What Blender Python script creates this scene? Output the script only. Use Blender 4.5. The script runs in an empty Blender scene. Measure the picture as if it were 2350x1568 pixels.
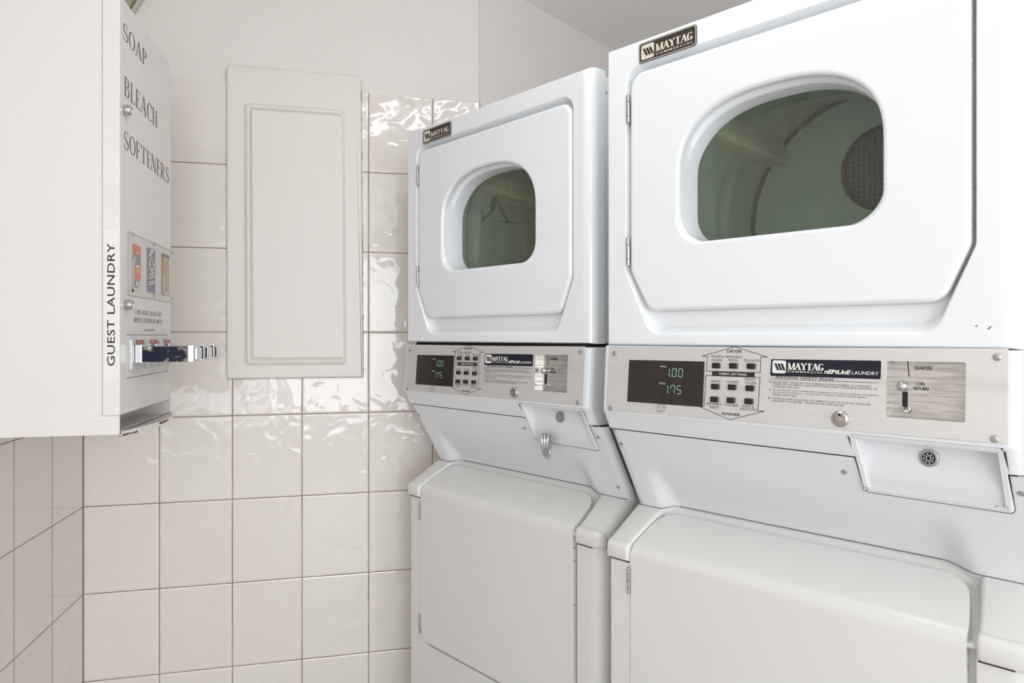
import bpy, bmesh, math, random
from mathutils import Vector, Matrix

random.seed(7)
SC = bpy.context.scene
COL = SC.collection
EYE = 1.28
PI = math.pi

# ------------------------------------------------------------------ camera
cam_d = bpy.data.cameras.new('camera')
cam_d.sensor_width = 36.0
cam_d.lens = 36.0 * 1568.6 / 2350.0
cam_d.shift_y = -(784.0 - 771.7) / 2350.0
cam_d.clip_start = 0.02
cam = bpy.data.objects.new('camera', cam_d)
cam.location = (0, 0, EYE)
cam.rotation_euler = (PI / 2, 0, 0)
COL.objects.link(cam)
SC.camera = cam

# ------------------------------------------------------------------ world, exposure, lights
w = bpy.data.worlds.new('world')
SC.world = w
w.use_nodes = True
w.node_tree.nodes['Background'].inputs[0].default_value = (0.8, 0.9, 1.0, 1)
w.node_tree.nodes['Background'].inputs[1].default_value = 0.6
SC.view_settings.view_transform = 'Standard'
SC.view_settings.look = 'None'
SC.view_settings.exposure = -0.08
SC.view_settings.gamma = 1.0
SC.view_settings.use_curve_mapping = False
SC.cycles.max_bounces = 10
SC.cycles.diffuse_bounces = 6
SC.cycles.glossy_bounces = 5
SC.cycles.transparent_max_bounces = 12
SC.cycles.sample_clamp_indirect = 4.0
SC.cycles.caustics_reflective = False
SC.cycles.caustics_refractive = False

CEIL = EYE + 1.169
LAMP = (0.09, 0.97)              # the ceiling fixture, over the aisle in front of the machines
LAMP_ANG = math.radians(48)


def area(name, loc, rot, sx, sy, power, colr, spread=PI):
    l = bpy.data.lights.new(name, 'AREA')
    l.shape = 'RECTANGLE'
    l.size = sx
    l.size_y = sy
    l.energy = power
    l.color = colr
    l.spread = spread
    o = bpy.data.objects.new(name, l)
    o.location = loc
    o.rotation_euler = rot
    COL.objects.link(o)
    return o


LAMP2 = (0.10, -1.75)
DROP = 0.45                      # added rear fixture, unseen, hung on rods to light the ceiling too
LC = (0.96, 0.98, 1.0)
area('fixture_light', (LAMP[0], LAMP[1], CEIL - 0.075), (0, 0, LAMP_ANG), 0.66, 0.11, 3.4, LC)
area('added_light_rear', (LAMP2[0], LAMP2[1], CEIL - DROP - 0.075), (0, 0, LAMP_ANG), 0.95, 0.24, 1.0, LC)
area('added_light_rear_up', (LAMP2[0], LAMP2[1], CEIL - DROP + 0.004), (PI, 0, -LAMP_ANG), 0.95, 0.24, 7.0, LC)  # uplight added to brighten the ceiling
# daylight of the window in the wall behind the camera

# ------------------------------------------------------------------ node helpers


def new_mat(name):
    m = bpy.data.materials.new(name)
    m.use_nodes = True
    nt = m.node_tree
    b = nt.nodes['Principled BSDF']
    return m, nt, b


def srgb(r, g, b):
    def f(c):
        c /= 255.0
        return c / 12.92 if c <= 0.04045 else ((c + 0.055) / 1.055) ** 2.4
    return (f(r), f(g), f(b), 1.0)


def simple(name, colr, rough=0.4, metal=0.0, coat=0.0, noise=0.0, nscale=30.0, bump=0.0, bscale=200.0, emit=None, estr=0.0, ior=1.45):
    m, nt, b = new_mat(name)
    b.inputs['Base Color'].default_value = colr
    b.inputs['Roughness'].default_value = rough
    b.inputs['Metallic'].default_value = metal
    b.inputs['Coat Weight'].default_value = coat
    b.inputs['IOR'].default_value = ior
    tc = nt.nodes.new('ShaderNodeTexCoord')
    nz = nt.nodes.new('ShaderNodeTexNoise')
    nz.inputs['Scale'].default_value = nscale
    nz.inputs['Detail'].default_value = 4
    nt.links.new(tc.outputs['Object'], nz.inputs['Vector'])
    mx = nt.nodes.new('ShaderNodeMix')
    mx.data_type = 'RGBA'
    mx.inputs['A'].default_value = colr
    mx.inputs['B'].default_value = tuple(c * (1 - noise) for c in colr[:3]) + (1,)
    nt.links.new(nz.outputs['Fac'], mx.inputs['Factor'])
    nt.links.new(mx.outputs['Result'], b.inputs['Base Color'])
    if bump:
        n2 = nt.nodes.new('ShaderNodeTexNoise')
        n2.inputs['Scale'].default_value = bscale
        n2.inputs['Detail'].default_value = 3
        nt.links.new(tc.outputs['Object'], n2.inputs['Vector'])
        bp = nt.nodes.new('ShaderNodeBump')
        bp.inputs['Strength'].default_value = bump
        bp.inputs['Distance'].default_value = 0.002
        nt.links.new(n2.outputs['Fac'], bp.inputs['Height'])
        nt.links.new(bp.outputs['Normal'], b.inputs['Normal'])
    if emit:
        b.inputs['Emission Color'].default_value = emit
        b.inputs['Emission Strength'].default_value = estr
    return m


def math_node(nt, op, a, b=None, c=None):
    n = nt.nodes.new('ShaderNodeMath')
    n.operation = op
    for i, v in enumerate((a, b, c)):
        if v is None:
            continue
        if isinstance(v, (int, float)):
            n.inputs[i].default_value = v
        else:
            nt.links.new(v, n.inputs[i])
    return n.outputs[0]


def mixc(nt, fac, a, b):
    n = nt.nodes.new('ShaderNodeMix')
    n.data_type = 'RGBA'
    for key, v in (('Factor', fac), ('A', a), ('B', b)):
        if isinstance(v, (int, float, tuple)):
            n.inputs[key].default_value = v
        else:
            nt.links.new(v, n.inputs[key])
    return n.outputs['Result']


def ramp(nt, val, lo, hi, smooth=True):
    n = nt.nodes.new('ShaderNodeMapRange')
    n.interpolation_type = 'SMOOTHSTEP' if smooth else 'LINEAR'
    n.inputs['From Min'].default_value = lo
    n.inputs['From Max'].default_value = hi
    nt.links.new(val, n.inputs['Value'])
    return n.outputs['Result']


TILE_W = 0.1995
TILE_H = 0.25
ROW0 = EYE - 0.238


def tile_material(name, pitch_x=TILE_W, wave=1.0):
    """glazed wall tile: object x runs along the wall, object z is height above the floor"""
    m, nt, b = new_mat(name)
    tc = nt.nodes.new('ShaderNodeTexCoord')
    sp = nt.nodes.new('ShaderNodeSeparateXYZ')
    nt.links.new(tc.outputs['Object'], sp.inputs[0])
    X, Z = sp.outputs['X'], sp.outputs['Z']
    zz = math_node(nt, 'SUBTRACT', Z, ROW0)

    def dist(v, p):
        q = math_node(nt, 'DIVIDE', v, p)
        r = math_node(nt, 'ROUND', q)
        return math_node(nt, 'MULTIPLY', math_node(nt, 'ABSOLUTE', math_node(nt, 'SUBTRACT', q, r)), p), q
    dx, qx = dist(X, pitch_x)
    dz, qz = dist(zz, TILE_H)
    # wobble of the joint edges
    nj = nt.nodes.new('ShaderNodeTexNoise')
    nj.inputs['Scale'].default_value = 120
    nt.links.new(tc.outputs['Object'], nj.inputs['Vector'])
    wob = math_node(nt, 'MULTIPLY', math_node(nt, 'SUBTRACT', nj.outputs['Fac'], 0.5), 0.0008)
    dmin = math_node(nt, 'MINIMUM', dx, dz)
    dm = math_node(nt, 'ADD', dmin, wob)
    grout = math_node(nt, 'SUBTRACT', 1.0, ramp(nt, dm, 0.0009, 0.0015))
    # tile tone, one value per tile
    cx = math_node(nt, 'FLOOR', qx)
    cz = math_node(nt, 'FLOOR', qz)
    cmb = nt.nodes.new('ShaderNodeCombineXYZ')
    nt.links.new(cx, cmb.inputs[0])
    nt.links.new(cz, cmb.inputs[1])
    wn = nt.nodes.new('ShaderNodeTexWhiteNoise')
    nt.links.new(cmb.outputs[0], wn.inputs['Vector'])
    tone = mixc(nt, wn.outputs['Value'], srgb(236, 230, 225), srgb(231, 225, 219))
    n3 = nt.nodes.new('ShaderNodeTexNoise')
    n3.inputs['Scale'].default_value = 6
    n3.inputs['Detail'].default_value = 5
    nt.links.new(tc.outputs['Object'], n3.inputs['Vector'])
    tone = mixc(nt, math_node(nt, 'MULTIPLY', n3.outputs['Fac'], 0.25), tone, srgb(226, 219, 211))
    gn = nt.nodes.new('ShaderNodeTexNoise')
    gn.inputs['Scale'].default_value = 9
    nt.links.new(tc.outputs['Object'], gn.inputs['Vector'])
    gcol = mixc(nt, ramp(nt, gn.outputs['Fac'], 0.35, 0.65), srgb(122, 94, 68), srgb(150, 128, 108))
    colr = mixc(nt, grout, tone, gcol)
    nt.links.new(colr, b.inputs['Base Color'])
    rg = math_node(nt, 'ADD', math_node(nt, 'MULTIPLY', grout, 0.6), 0.07)
    nt.links.new(rg, b.inputs['Roughness'])
    b.inputs['IOR'].default_value = 1.55
    # wavy glaze, offset per tile
    off = nt.nodes.new('ShaderNodeVectorMath')
    off.operation = 'MULTIPLY_ADD'
    nt.links.new(wn.outputs['Color'], off.inputs[0])
    off.inputs[1].default_value = (3, 3, 3)
    nt.links.new(tc.outputs['Object'], off.inputs[2])
    nw = nt.nodes.new('ShaderNodeTexNoise')
    nw.inputs['Scale'].default_value = 17
    nw.inputs['Detail'].default_value = 1.2
    nw.inputs['Roughness'].default_value = 0.45
    nw.inputs['Distortion'].default_value = 0.8
    nt.links.new(off.outputs[0], nw.inputs['Vector'])
    edge = ramp(nt, dmin, 0.0, 0.006)
    hgt = math_node(nt, 'ADD', math_node(nt, 'MULTIPLY', nw.outputs['Fac'], 0.0022 * wave), math_node(nt, 'MULTIPLY', edge, 0.0011))
    bp = nt.nodes.new('ShaderNodeBump')
    bp.inputs['Strength'].default_value = 1.0
    bp.inputs['Distance'].default_value = 1.0
    nt.links.new(hgt, bp.inputs['Height'])
    nt.links.new(bp.outputs['Normal'], b.inputs['Normal'])
    return m


M = {}
M['tile'] = tile_material('glazed_tile')
M['tile_left'] = tile_material('glazed_tile_left', wave=0.5)
M['paint'] = simple('wall_paint', srgb(236, 230, 226), 0.75, noise=0.04, nscale=2, bump=0.55, bscale=130)
M['ceil'] = simple('ceiling_paint', srgb(248, 248, 247), 0.8, noise=0.03, nscale=3, bump=0.15, bscale=90)
M['floor'] = simple('floor_vinyl', srgb(190, 186, 182), 0.35, noise=0.12, nscale=8)
M['enamel'] = simple('white_enamel', srgb(238, 241, 244), 0.16, coat=0.25, noise=0.012, nscale=3, bump=0.03, bscale=60)
M['enamel2'] = simple('white_enamel_lower', srgb(230, 232, 235), 0.28, noise=0.02, nscale=4, bump=0.05, bscale=90)
M['door_paint'] = simple('washer_door_enamel', srgb(226, 225, 223), 0.30, noise=0.02, nscale=3, bump=0.04, bscale=70)
M['cream'] = simple('dispenser_enamel', srgb(228, 224, 221), 0.26, noise=0.02, nscale=4, bump=0.04, bscale=60)
M['plastic'] = simple('access_panel_plastic', srgb(233, 227, 222), 0.42, noise=0.015, nscale=5, bump=0.10, bscale=160)
M['chrome'] = simple('chrome', (0.62, 0.62, 0.64, 1), 0.10, metal=1.0, noise=0.05, nscale=40)
M['slideplate'] = simple('slide_plate', srgb(206, 206, 204), 0.35, metal=0.4, noise=0.12, nscale=60)
M['steel'] = simple('dull_steel', (0.60, 0.58, 0.55, 1), 0.32, metal=1.0, noise=0.25, nscale=90)
M['zinc'] = simple('hinge_steel', (0.62, 0.61, 0.60, 1), 0.38, metal=0.9, noise=0.3, nscale=200)
M['black'] = simple('black_plastic', srgb(34, 32, 36), 0.35, noise=0.2, nscale=60)
M['dark'] = simple('dark_gap', srgb(46, 40, 38), 0.6, noise=0.3, nscale=30)
M['ink'] = simple('black_ink', srgb(46, 44, 44), 0.5, noise=0.1, nscale=80)
M['greyink'] = simple('grey_ink', srgb(112, 108, 106), 0.5, noise=0.1, nscale=80)
M['taupeink'] = simple('taupe_ink', srgb(96, 86, 82), 0.45, noise=0.1, nscale=80)
M['whiteink'] = simple('white_ink', srgb(235, 235, 230), 0.5, noise=0.03, nscale=80)
M['blue_black'] = simple('brand_plate_face', srgb(22, 22, 40), 0.35, noise=0.2, nscale=50)
M['badge_dark'] = simple('badge_brown', srgb(58, 50, 42), 0.35, noise=0.15, nscale=50)
M['badge_light'] = simple('badge_cream', srgb(218, 212, 196), 0.4, noise=0.03, nscale=50)
M['badge_rim'] = simple('badge_rim', srgb(200, 198, 192), 0.3, metal=0.5, noise=0.05, nscale=50)
M['badge_edge'] = simple('badge_edge', srgb(92, 88, 88), 0.4, noise=0.05, nscale=50)
M['screen'] = simple('display_window', srgb(40, 30, 27), 0.10, noise=0.35, nscale=12, coat=0.4)
M['digits'] = simple('display_digits', srgb(150, 190, 170), 0.4, emit=srgb(150, 210, 185), estr=0.32)
M['digits2'] = simple('display_caption', srgb(150, 180, 165), 0.4, emit=srgb(140, 180, 165), estr=0.15)
M['red'] = simple('slide_logo_red', srgb(214, 92, 62), 0.5, noise=0.15, nscale=200)
M['orange'] = simple('label_orange', srgb(244, 112, 72), 0.5, noise=0.2, nscale=40)
M['violet'] = simple('label_violet', srgb(128, 124, 158), 0.5, noise=0.15, nscale=40)
M['yellow'] = simple('label_yellow', srgb(232, 178, 74), 0.5, noise=0.25, nscale=30)
M['peach'] = simple('label_peach', srgb(222, 190, 164), 0.5, noise=0.15, nscale=30)
M['mint'] = simple('label_pale', srgb(226, 222, 212), 0.5, noise=0.1, nscale=30)
M['bluegrey'] = simple('label_bluegrey', srgb(120, 126, 138), 0.5, noise=0.1, nscale=30)
M['rust'] = simple('rust_chip', srgb(110, 74, 46), 0.8, noise=0.5, nscale=300)
M['scuff'] = simple('scuff_mark', srgb(120, 116, 112), 0.7, noise=0.4, nscale=300)
M['drum'] = simple('drum_steel', srgb(196, 208, 194), 0.42, metal=0.15, noise=0.25, nscale=9)
M['drumback'] = simple('drum_back', srgb(222, 240, 232), 0.45, metal=0.1, noise=0.2, nscale=6)
M['seal'] = simple('drum_felt', srgb(28, 34, 42), 0.9, noise=0.2, nscale=30)
M['baffle'] = simple('drum_baffle', srgb(232, 226, 196), 0.5, noise=0.1, nscale=12)
M['collar'] = simple('door_collar', srgb(168, 168, 154), 0.5, noise=0.15, nscale=10)
M['lamp'] = simple('lamp_diffuser', (0.9, 0.9, 0.88, 1), 0.5, emit=(1.0, 0.98, 0.95, 1), estr=1.2)
M['day'] = simple('window_glass_bright', (0.8, 0.85, 0.9, 1), 0.1, emit=(0.80, 0.90, 1.0, 1), estr=1.7)
M['seamgrey'] = simple('seam_grey', srgb(120, 118, 120), 0.8, noise=0.1)
M['seam'] = simple('caulk', srgb(150, 142, 132), 0.8, noise=0.3, nscale=80)


def make_steel_plate():
    m, nt, b = new_mat('brushed_plate')
    tc = nt.nodes.new('ShaderNodeTexCoord')
    mp = nt.nodes.new('ShaderNodeMapping')
    mp.inputs['Scale'].default_value = (12, 12, 700)
    nt.links.new(tc.outputs['Object'], mp.inputs['Vector'])
    n = nt.nodes.new('ShaderNodeTexNoise')
    n.inputs['Scale'].default_value = 1.6
    n.inputs['Detail'].default_value = 6
    nt.links.new(mp.outputs[0], n.inputs['Vector'])
    c = mixc(nt, n.outputs['Fac'], (0.84, 0.825, 0.815, 1), (0.64, 0.63, 0.625, 1))
    nt.links.new(c, b.inputs['Base Color'])
    b.inputs['Metallic'].default_value = 0.62
    b.inputs['Roughness'].default_value = 0.42
    b.inputs['Anisotropic'].default_value = 0.5
    bp = nt.nodes.new('ShaderNodeBump')
    bp.inputs['Strength'].default_value = 0.25
    bp.inputs['Distance'].default_value = 0.0005
    nt.links.new(n.outputs['Fac'], bp.inputs['Height'])
    nt.links.new(bp.outputs['Normal'], b.inputs['Normal'])
    return m


M['plate'] = make_steel_plate()


def make_coin_plate():
    m, nt, b = new_mat('worn_coin_plate')
    tc = nt.nodes.new('ShaderNodeTexCoord')
    mp = nt.nodes.new('ShaderNodeMapping')
    mp.inputs['Scale'].default_value = (25, 25, 260)
    nt.links.new(tc.outputs['Object'], mp.inputs['Vector'])
    n = nt.nodes.new('ShaderNodeTexNoise')
    n.inputs['Scale'].default_value = 1.0
    n.inputs['Detail'].default_value = 7
    nt.links.new(mp.outputs[0], n.inputs['Vector'])
    c = mixc(nt, ramp(nt, n.outputs['Fac'], 0.3, 0.7), (0.74, 0.72, 0.68, 1), (0.50, 0.49, 0.47, 1))
    nt.links.new(c, b.inputs['Base Color'])
    b.inputs['Metallic'].default_value = 0.75
    b.inputs['Roughness'].default_value = 0.25
    return m


M['coinplate'] = make_coin_plate()


def schlick(nt):
    lw = nt.nodes.new('ShaderNodeLayerWeight')
    lw.inputs['Blend'].default_value = 0.5
    p = math_node(nt, 'POWER', lw.outputs['Facing'], 5.0)
    return math_node(nt, 'ADD', math_node(nt, 'MULTIPLY', p, 0.90), 0.045)


def make_glass():
    """thin tinted door window with lint and a painted reflection haze"""
    m, nt, b = new_mat('dusty_hazy_tinted_glass')
    out = nt.nodes['Material Output']
    nt.nodes.remove(b)
    tr = nt.nodes.new('ShaderNodeBsdfTransparent')
    tr.inputs[0].default_value = (0.88, 0.97, 0.91, 1)
    gl = nt.nodes.new('ShaderNodeBsdfGlossy')
    gl.inputs['Roughness'].default_value = 0.03
    gl.inputs['Color'].default_value = (1, 1, 1, 1)
    df = nt.nodes.new('ShaderNodeBsdfDiffuse')
    df.inputs['Color'].default_value = srgb(172, 172, 150)
    fr = schlick(nt)
    tc = nt.nodes.new('ShaderNodeTexCoord')
    n = nt.nodes.new('ShaderNodeTexNoise')
    n.inputs['Scale'].default_value = 900
    n.inputs['Detail'].default_value = 2
    nt.links.new(tc.outputs['Object'], n.inputs['Vector'])
    mp = nt.nodes.new('ShaderNodeMapping')
    mp.inputs['Scale'].default_value = (60, 1, 9)
    nt.links.new(tc.outputs['Object'], mp.inputs['Vector'])
    n2 = nt.nodes.new('ShaderNodeTexNoise')
    n2.inputs['Scale'].default_value = 1
    n2.inputs['Detail'].default_value = 6
    nt.links.new(mp.outputs[0], n2.inputs['Vector'])
    f = math_node(nt, 'ADD', math_node(nt, 'MULTIPLY', ramp(nt, n.outputs['Fac'], 0.45, 0.75), 0.10),
                  math_node(nt, 'MULTIPLY', ramp(nt, n2.outputs['Fac'], 0.5, 0.8), 0.10))
    f = math_node(nt, 'ADD', f, 0.075)  # even veil stands in for reflected haze on the pane
    lwn = nt.nodes.new('ShaderNodeLayerWeight')
    lwn.inputs['Blend'].default_value = 0.5
    f = math_node(nt, 'MULTIPLY', f, math_node(nt, 'ADD', math_node(nt, 'MULTIPLY', lwn.outputs['Facing'], 3.4), 0.55))
    m1 = nt.nodes.new('ShaderNodeMixShader')
    nt.links.new(f, m1.inputs[0])
    nt.links.new(tr.outputs[0], m1.inputs[1])
    nt.links.new(df.outputs[0], m1.inputs[2])
    m2 = nt.nodes.new('ShaderNodeMixShader')
    nt.links.new(fr, m2.inputs[0])
    nt.links.new(m1.outputs[0], m2.inputs[1])
    nt.links.new(gl.outputs[0], m2.inputs[2])
    nt.links.new(m2.outputs[0], out.inputs[0])
    return m


M['glass'] = make_glass()


def make_slide():
    m, nt, b = new_mat('painted_reflections')
    tc = nt.nodes.new('ShaderNodeTexCoord')
    n = nt.nodes.new('ShaderNodeTexNoise')
    n.inputs['Scale'].default_value = 34
    n.inputs['Detail'].default_value = 5
    nt.links.new(tc.outputs['Object'], n.inputs['Vector'])
    c = mixc(nt, ramp(nt, n.outputs['Fac'], 0.50, 0.60), (0.012, 0.013, 0.020, 1), (0.14, 0.12, 0.09, 1))  # dark, brown and pale patches paint mirrored surroundings on the chrome
    c = mixc(nt, ramp(nt, n.outputs['Fac'], 0.62, 0.68), c, (0.34, 0.38, 0.46, 1))
    nt.links.new(c, b.inputs['Base Color'])
    b.inputs['Metallic'].default_value = 1.0
    b.inputs['Roughness'].default_value = 0.12
    return m


M['slide'] = make_slide()


def make_clear():
    m, nt, b = new_mat('clear_acrylic')
    out = nt.nodes['Material Output']
    nt.nodes.remove(b)
    tr = nt.nodes.new('ShaderNodeBsdfTransparent')
    tr.inputs[0].default_value = (0.97, 0.97, 0.96, 1)
    gl = nt.nodes.new('ShaderNodeBsdfGlossy')
    gl.inputs['Roughness'].default_value = 0.04
    df = nt.nodes.new('ShaderNodeBsdfDiffuse')
    df.inputs['Color'].default_value = srgb(235, 230, 226)
    fr = math_node(nt, 'MULTIPLY', schlick(nt), 0.55)
    m1 = nt.nodes.new('ShaderNodeMixShader')
    m1.inputs[0].default_value = 0.08
    nt.links.new(tr.outputs[0], m1.inputs[1])
    nt.links.new(df.outputs[0], m1.inputs[2])
    m2 = nt.nodes.new('ShaderNodeMixShader')
    nt.links.new(fr, m2.inputs[0])
    nt.links.new(m1.outputs[0], m2.inputs[1])
    nt.links.new(gl.outputs[0], m2.inputs[2])
    nt.links.new(m2.outputs[0], out.inputs[0])
    return m


M['clear'] = make_clear()


def make_lint():
    """perforated lint screen: round holes in dark metal"""
    m, nt, b = new_mat('perforated_screen')
    tc = nt.nodes.new('ShaderNodeTexCoord')
    v = nt.nodes.new('ShaderNodeTexVoronoi')
    v.inputs['Scale'].default_value = 90
    v.inputs['Randomness'].default_value = 0.25
    nt.links.new(tc.outputs['Object'], v.inputs['Vector'])
    c = mixc(nt, ramp(nt, v.outputs['Distance'], 0.28, 0.42), srgb(30, 34, 48), srgb(96, 100, 112))
    nt.links.new(c, b.inputs['Base Color'])
    b.inputs['Roughness'].default_value = 0.6
    return m


M['lint'] = make_lint()

# ------------------------------------------------------------------ mesh helpers


def link(name, me, mat, parent=None, smooth=True, angle=32, loc=None):
    if smooth:
        for p in me.polygons:
            p.use_smooth = True
        try:
            me.set_sharp_from_angle(angle=math.radians(angle))
        except Exception:
            pass
    mats = mat if isinstance(mat, (list, tuple)) else [mat]
    for k in mats:
        me.materials.append(k)
    o = bpy.data.objects.new(name, me)
    COL.objects.link(o)
    if parent:
        o.parent = parent
    if loc:
        o.location = loc
    return o


def finish(name, bm, mat, parent=None, smooth=True, angle=32, wn=False, bevel=0.0, solid=0.0, recalc=True, loc=None):
    bmesh.ops.remove_doubles(bm, verts=bm.verts, dist=1e-6)
    if recalc:
        bmesh.ops.recalc_face_normals(bm, faces=bm.faces)
    me = bpy.data.meshes.new(name)
    bm.to_mesh(me)
    bm.free()
    o = link(name, me, mat, parent, smooth, angle, loc)
    if solid:
        s = o.modifiers.new('solid', 'SOLIDIFY')
        s.thickness = solid
        s.offset = -1
    if bevel:
        b = o.modifiers.new('bevel', 'BEVEL')
        b.width = bevel
        b.segments = 3
        b.limit_method = 'ANGLE'
        b.angle_limit = math.radians(40)
        b.harden_normals = False
    if wn:
        n = o.modifiers.new('wn', 'WEIGHTED_NORMAL')
        n.keep_sharp = True
        n.weight = 80
    return o


def box(bm, x0, x1, y0, y1, z0, z1, mi=0):
    vs = [bm.verts.new((x, y, z)) for x in (x0, x1) for y in (y0, y1) for z in (z0, z1)]
    for f in ((0, 1, 3, 2), (4, 6, 7, 5), (0, 4, 5, 1), (2, 3, 7, 6), (0, 2, 6, 4), (1, 5, 7, 3)):
        fc = bm.faces.new([vs[i] for i in f])
        fc.material_index = mi
    return vs


def box_obj(name, dims, mat, parent=None, bevel=0.0, wn=True):
    bm = bmesh.new()
    box(bm, *dims)
    return finish(name, bm, mat, parent, bevel=bevel, wn=wn and bevel > 0)


def rpoly(pts, seg=8):
    """[(x, z, radius)] corner list to a rounded closed outline"""
    out = []
    n = len(pts)
    for i in range(n):
        p = Vector(pts[i][:2])
        a = Vector(pts[i - 1][:2])
        c = Vector(pts[(i + 1) % n][:2])
        r = pts[i][2]
        u = (a - p).normalized()
        v = (c - p).normalized()
        ang = u.angle(v)
        if r <= 0:
            for _ in range(seg + 1):
                out.append((p.x, p.y))
            continue
        t = r / math.tan(ang / 2)
        t = min(t, (a - p).length * 0.49, (c - p).length * 0.49)
        r2 = t * math.tan(ang / 2)
        ctr = p + (u + v).normalized() * (r2 / math.sin(ang / 2))
        s = p + u * t
        e = p + v * t
        a0 = math.atan2(s.y - ctr.y, s.x - ctr.x)
        a1 = math.atan2(e.y - ctr.y, e.x - ctr.x)
        d = (a1 - a0 + PI) % (2 * PI) - PI
        for k in range(seg + 1):
            q = a0 + d * k / seg
            out.append((ctr.x + r2 * math.cos(q), ctr.y + r2 * math.sin(q)))
    return out


def dedupe(o):
    r = []
    for p in o:
        if not r or (abs(p[0] - r[-1][0]) + abs(p[1] - r[-1][1])) > 1e-5:
            r.append(p)
    if abs(r[0][0] - r[-1][0]) + abs(r[0][1] - r[-1][1]) < 1e-5:
        r.pop()
    return r


def offs(o, d):
    """offset closed outline outward (+) / inward (-)"""
    n = len(o)
    A = sum(o[i][0] * o[(i + 1) % n][1] - o[(i + 1) % n][0] * o[i][1] for i in range(n))
    sgn = 1 if A > 0 else -1
    r = []
    for i in range(n):
        a, p, c = Vector(o[i - 1]), Vector(o[i]), Vector(o[(i + 1) % n])
        t1 = (p - a).normalized()
        t2 = (c - p).normalized()
        n1 = Vector((t1.y, -t1.x)) * sgn
        n2 = Vector((t2.y, -t2.x)) * sgn
        m = (n1 + n2)
        m = m / max(0.3, m.dot(n1)) if m.length > 1e-6 else n1
        q = p + m * d
        r.append((q.x, q.y))
    return r


def ring(bm, o, y):
    yf = y if callable(y) else (lambda x, z: y)
    return [bm.verts.new((p[0], yf(p[0], p[1]), p[1])) for p in o]


def bridge(bm, a, b, mi=0):
    n = len(a)
    for i in range(n):
        try:
            f = bm.faces.new((a[i], a[(i + 1) % n], b[(i + 1) % n], b[i]))
            f.material_index = mi
        except ValueError:
            pass


def cap(bm, r, mi=0):
    f = bm.faces.new(r)
    f.material_index = mi
    return f


def fill(bm, loops, mi=0):
    es = []
    for l in loops:
        for i in range(len(l)):
            a, b = l[i], l[(i + 1) % len(l)]
            e = bm.edges.get((a, b)) or bm.edges.new((a, b))
            es.append(e)
    g = bmesh.ops.triangle_fill(bm, edges=es, use_beauty=True, use_dissolve=False)
    for f in g['geom']:
        if isinstance(f, bmesh.types.BMFace):
            f.material_index = mi


def slab(name, outline, y0, y1, mat, parent=None, bevel=0.0015, seg=3, yf=None, holes=()):
    """flat plate with rounded front edge; front at y0 (towards the viewer), back at y1"""
    bm = bmesh.new()
    o = dedupe(outline)
    base = (lambda x, z: 0.0) if yf is None else yf
    rings = []
    for k in range(seg + 1):
        a = PI / 2 * k / seg
        d = -bevel * (1 - math.sin(a))
        yy = y0 + bevel * (1 - math.cos(a))
        rings.append(ring(bm, offs(o, d), (lambda x, z, q=yy: base(x, z) + q)))
    rb = ring(bm, o, (lambda x, z: base(x, z) + y1))
    for a, b in zip(rings[:-1], rings[1:]):
        bridge(bm, a, b)
    bridge(bm, rings[-1], rb)
    hl = []
    hb = []
    for h in holes:
        h = dedupe(h)
        hf = ring(bm, h, (lambda x, z: base(x, z) + y0))
        hk = ring(bm, h, (lambda x, z: base(x, z) + y1))
        bridge(bm, hf, hk)
        hl.append(hf)
        hb.append(hk)
    if holes:
        fill(bm, [rings[0]] + hl)
        fill(bm, [rb] + hb)
    else:
        cap(bm, rings[0])
        cap(bm, rb)
    return finish(name, bm, mat, parent, wn=True)


def lathe(bm, prof, c, axis='y', seg=28):
    """prof [(r, t)] around the axis through c; t along axis"""
    rs = []
    for r, t in prof:
        vs = []
        for k in range(seg):
            a = 2 * PI * k / seg
            p = {'y': (c[0] + r * math.cos(a), c[1] + t, c[2] + r * math.sin(a)),
                 'z': (c[0] + r * math.cos(a), c[1] + r * math.sin(a), c[2] + t),
                 'x': (c[0] + t, c[1] + r * math.cos(a), c[2] + r * math.sin(a))}[axis]
            vs.append(bm.verts.new(p))
        rs.append(vs)
    for a, b in zip(rs[:-1], rs[1:]):
        bridge(bm, a, b)
    cap(bm, rs[0])
    cap(bm, rs[-1])


def tube(bm, pts, r, seg=12, closed=False):
    P = [Vector(p) for p in pts]
    n = len(P)
    rs = []
    up = None
    for i in range(n):
        if closed:
            t = (P[(i + 1) % n] - P[i - 1]).normalized()
        else:
            t = (P[min(i + 1, n - 1)] - P[max(i - 1, 0)]).normalized()
        if up is None:
            up = Vector((1, 0, 0)) if abs(t.x) < 0.8 else Vector((0, 0, 1))
        s = t.cross(up).normalized()
        up = s.cross(t).normalized()
        rs.append([bm.verts.new(P[i] + s * r * math.cos(2 * PI * k / seg) + up * r * math.sin(2 * PI * k / seg)) for k in range(seg)])
    for a, b in zip(rs[:-1], rs[1:]):
        bridge(bm, a, b)
    if closed:
        bridge(bm, rs[-1], rs[0])
    else:
        cap(bm, rs[0])
        cap(bm, rs[-1])


def rect(x0, z0, x1, z1):
    return [(x0, z0), (x1, z0), (x1, z1), (x0, z1)]


# ------------------------------------------------------------------ lettering
_sans = {}


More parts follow.
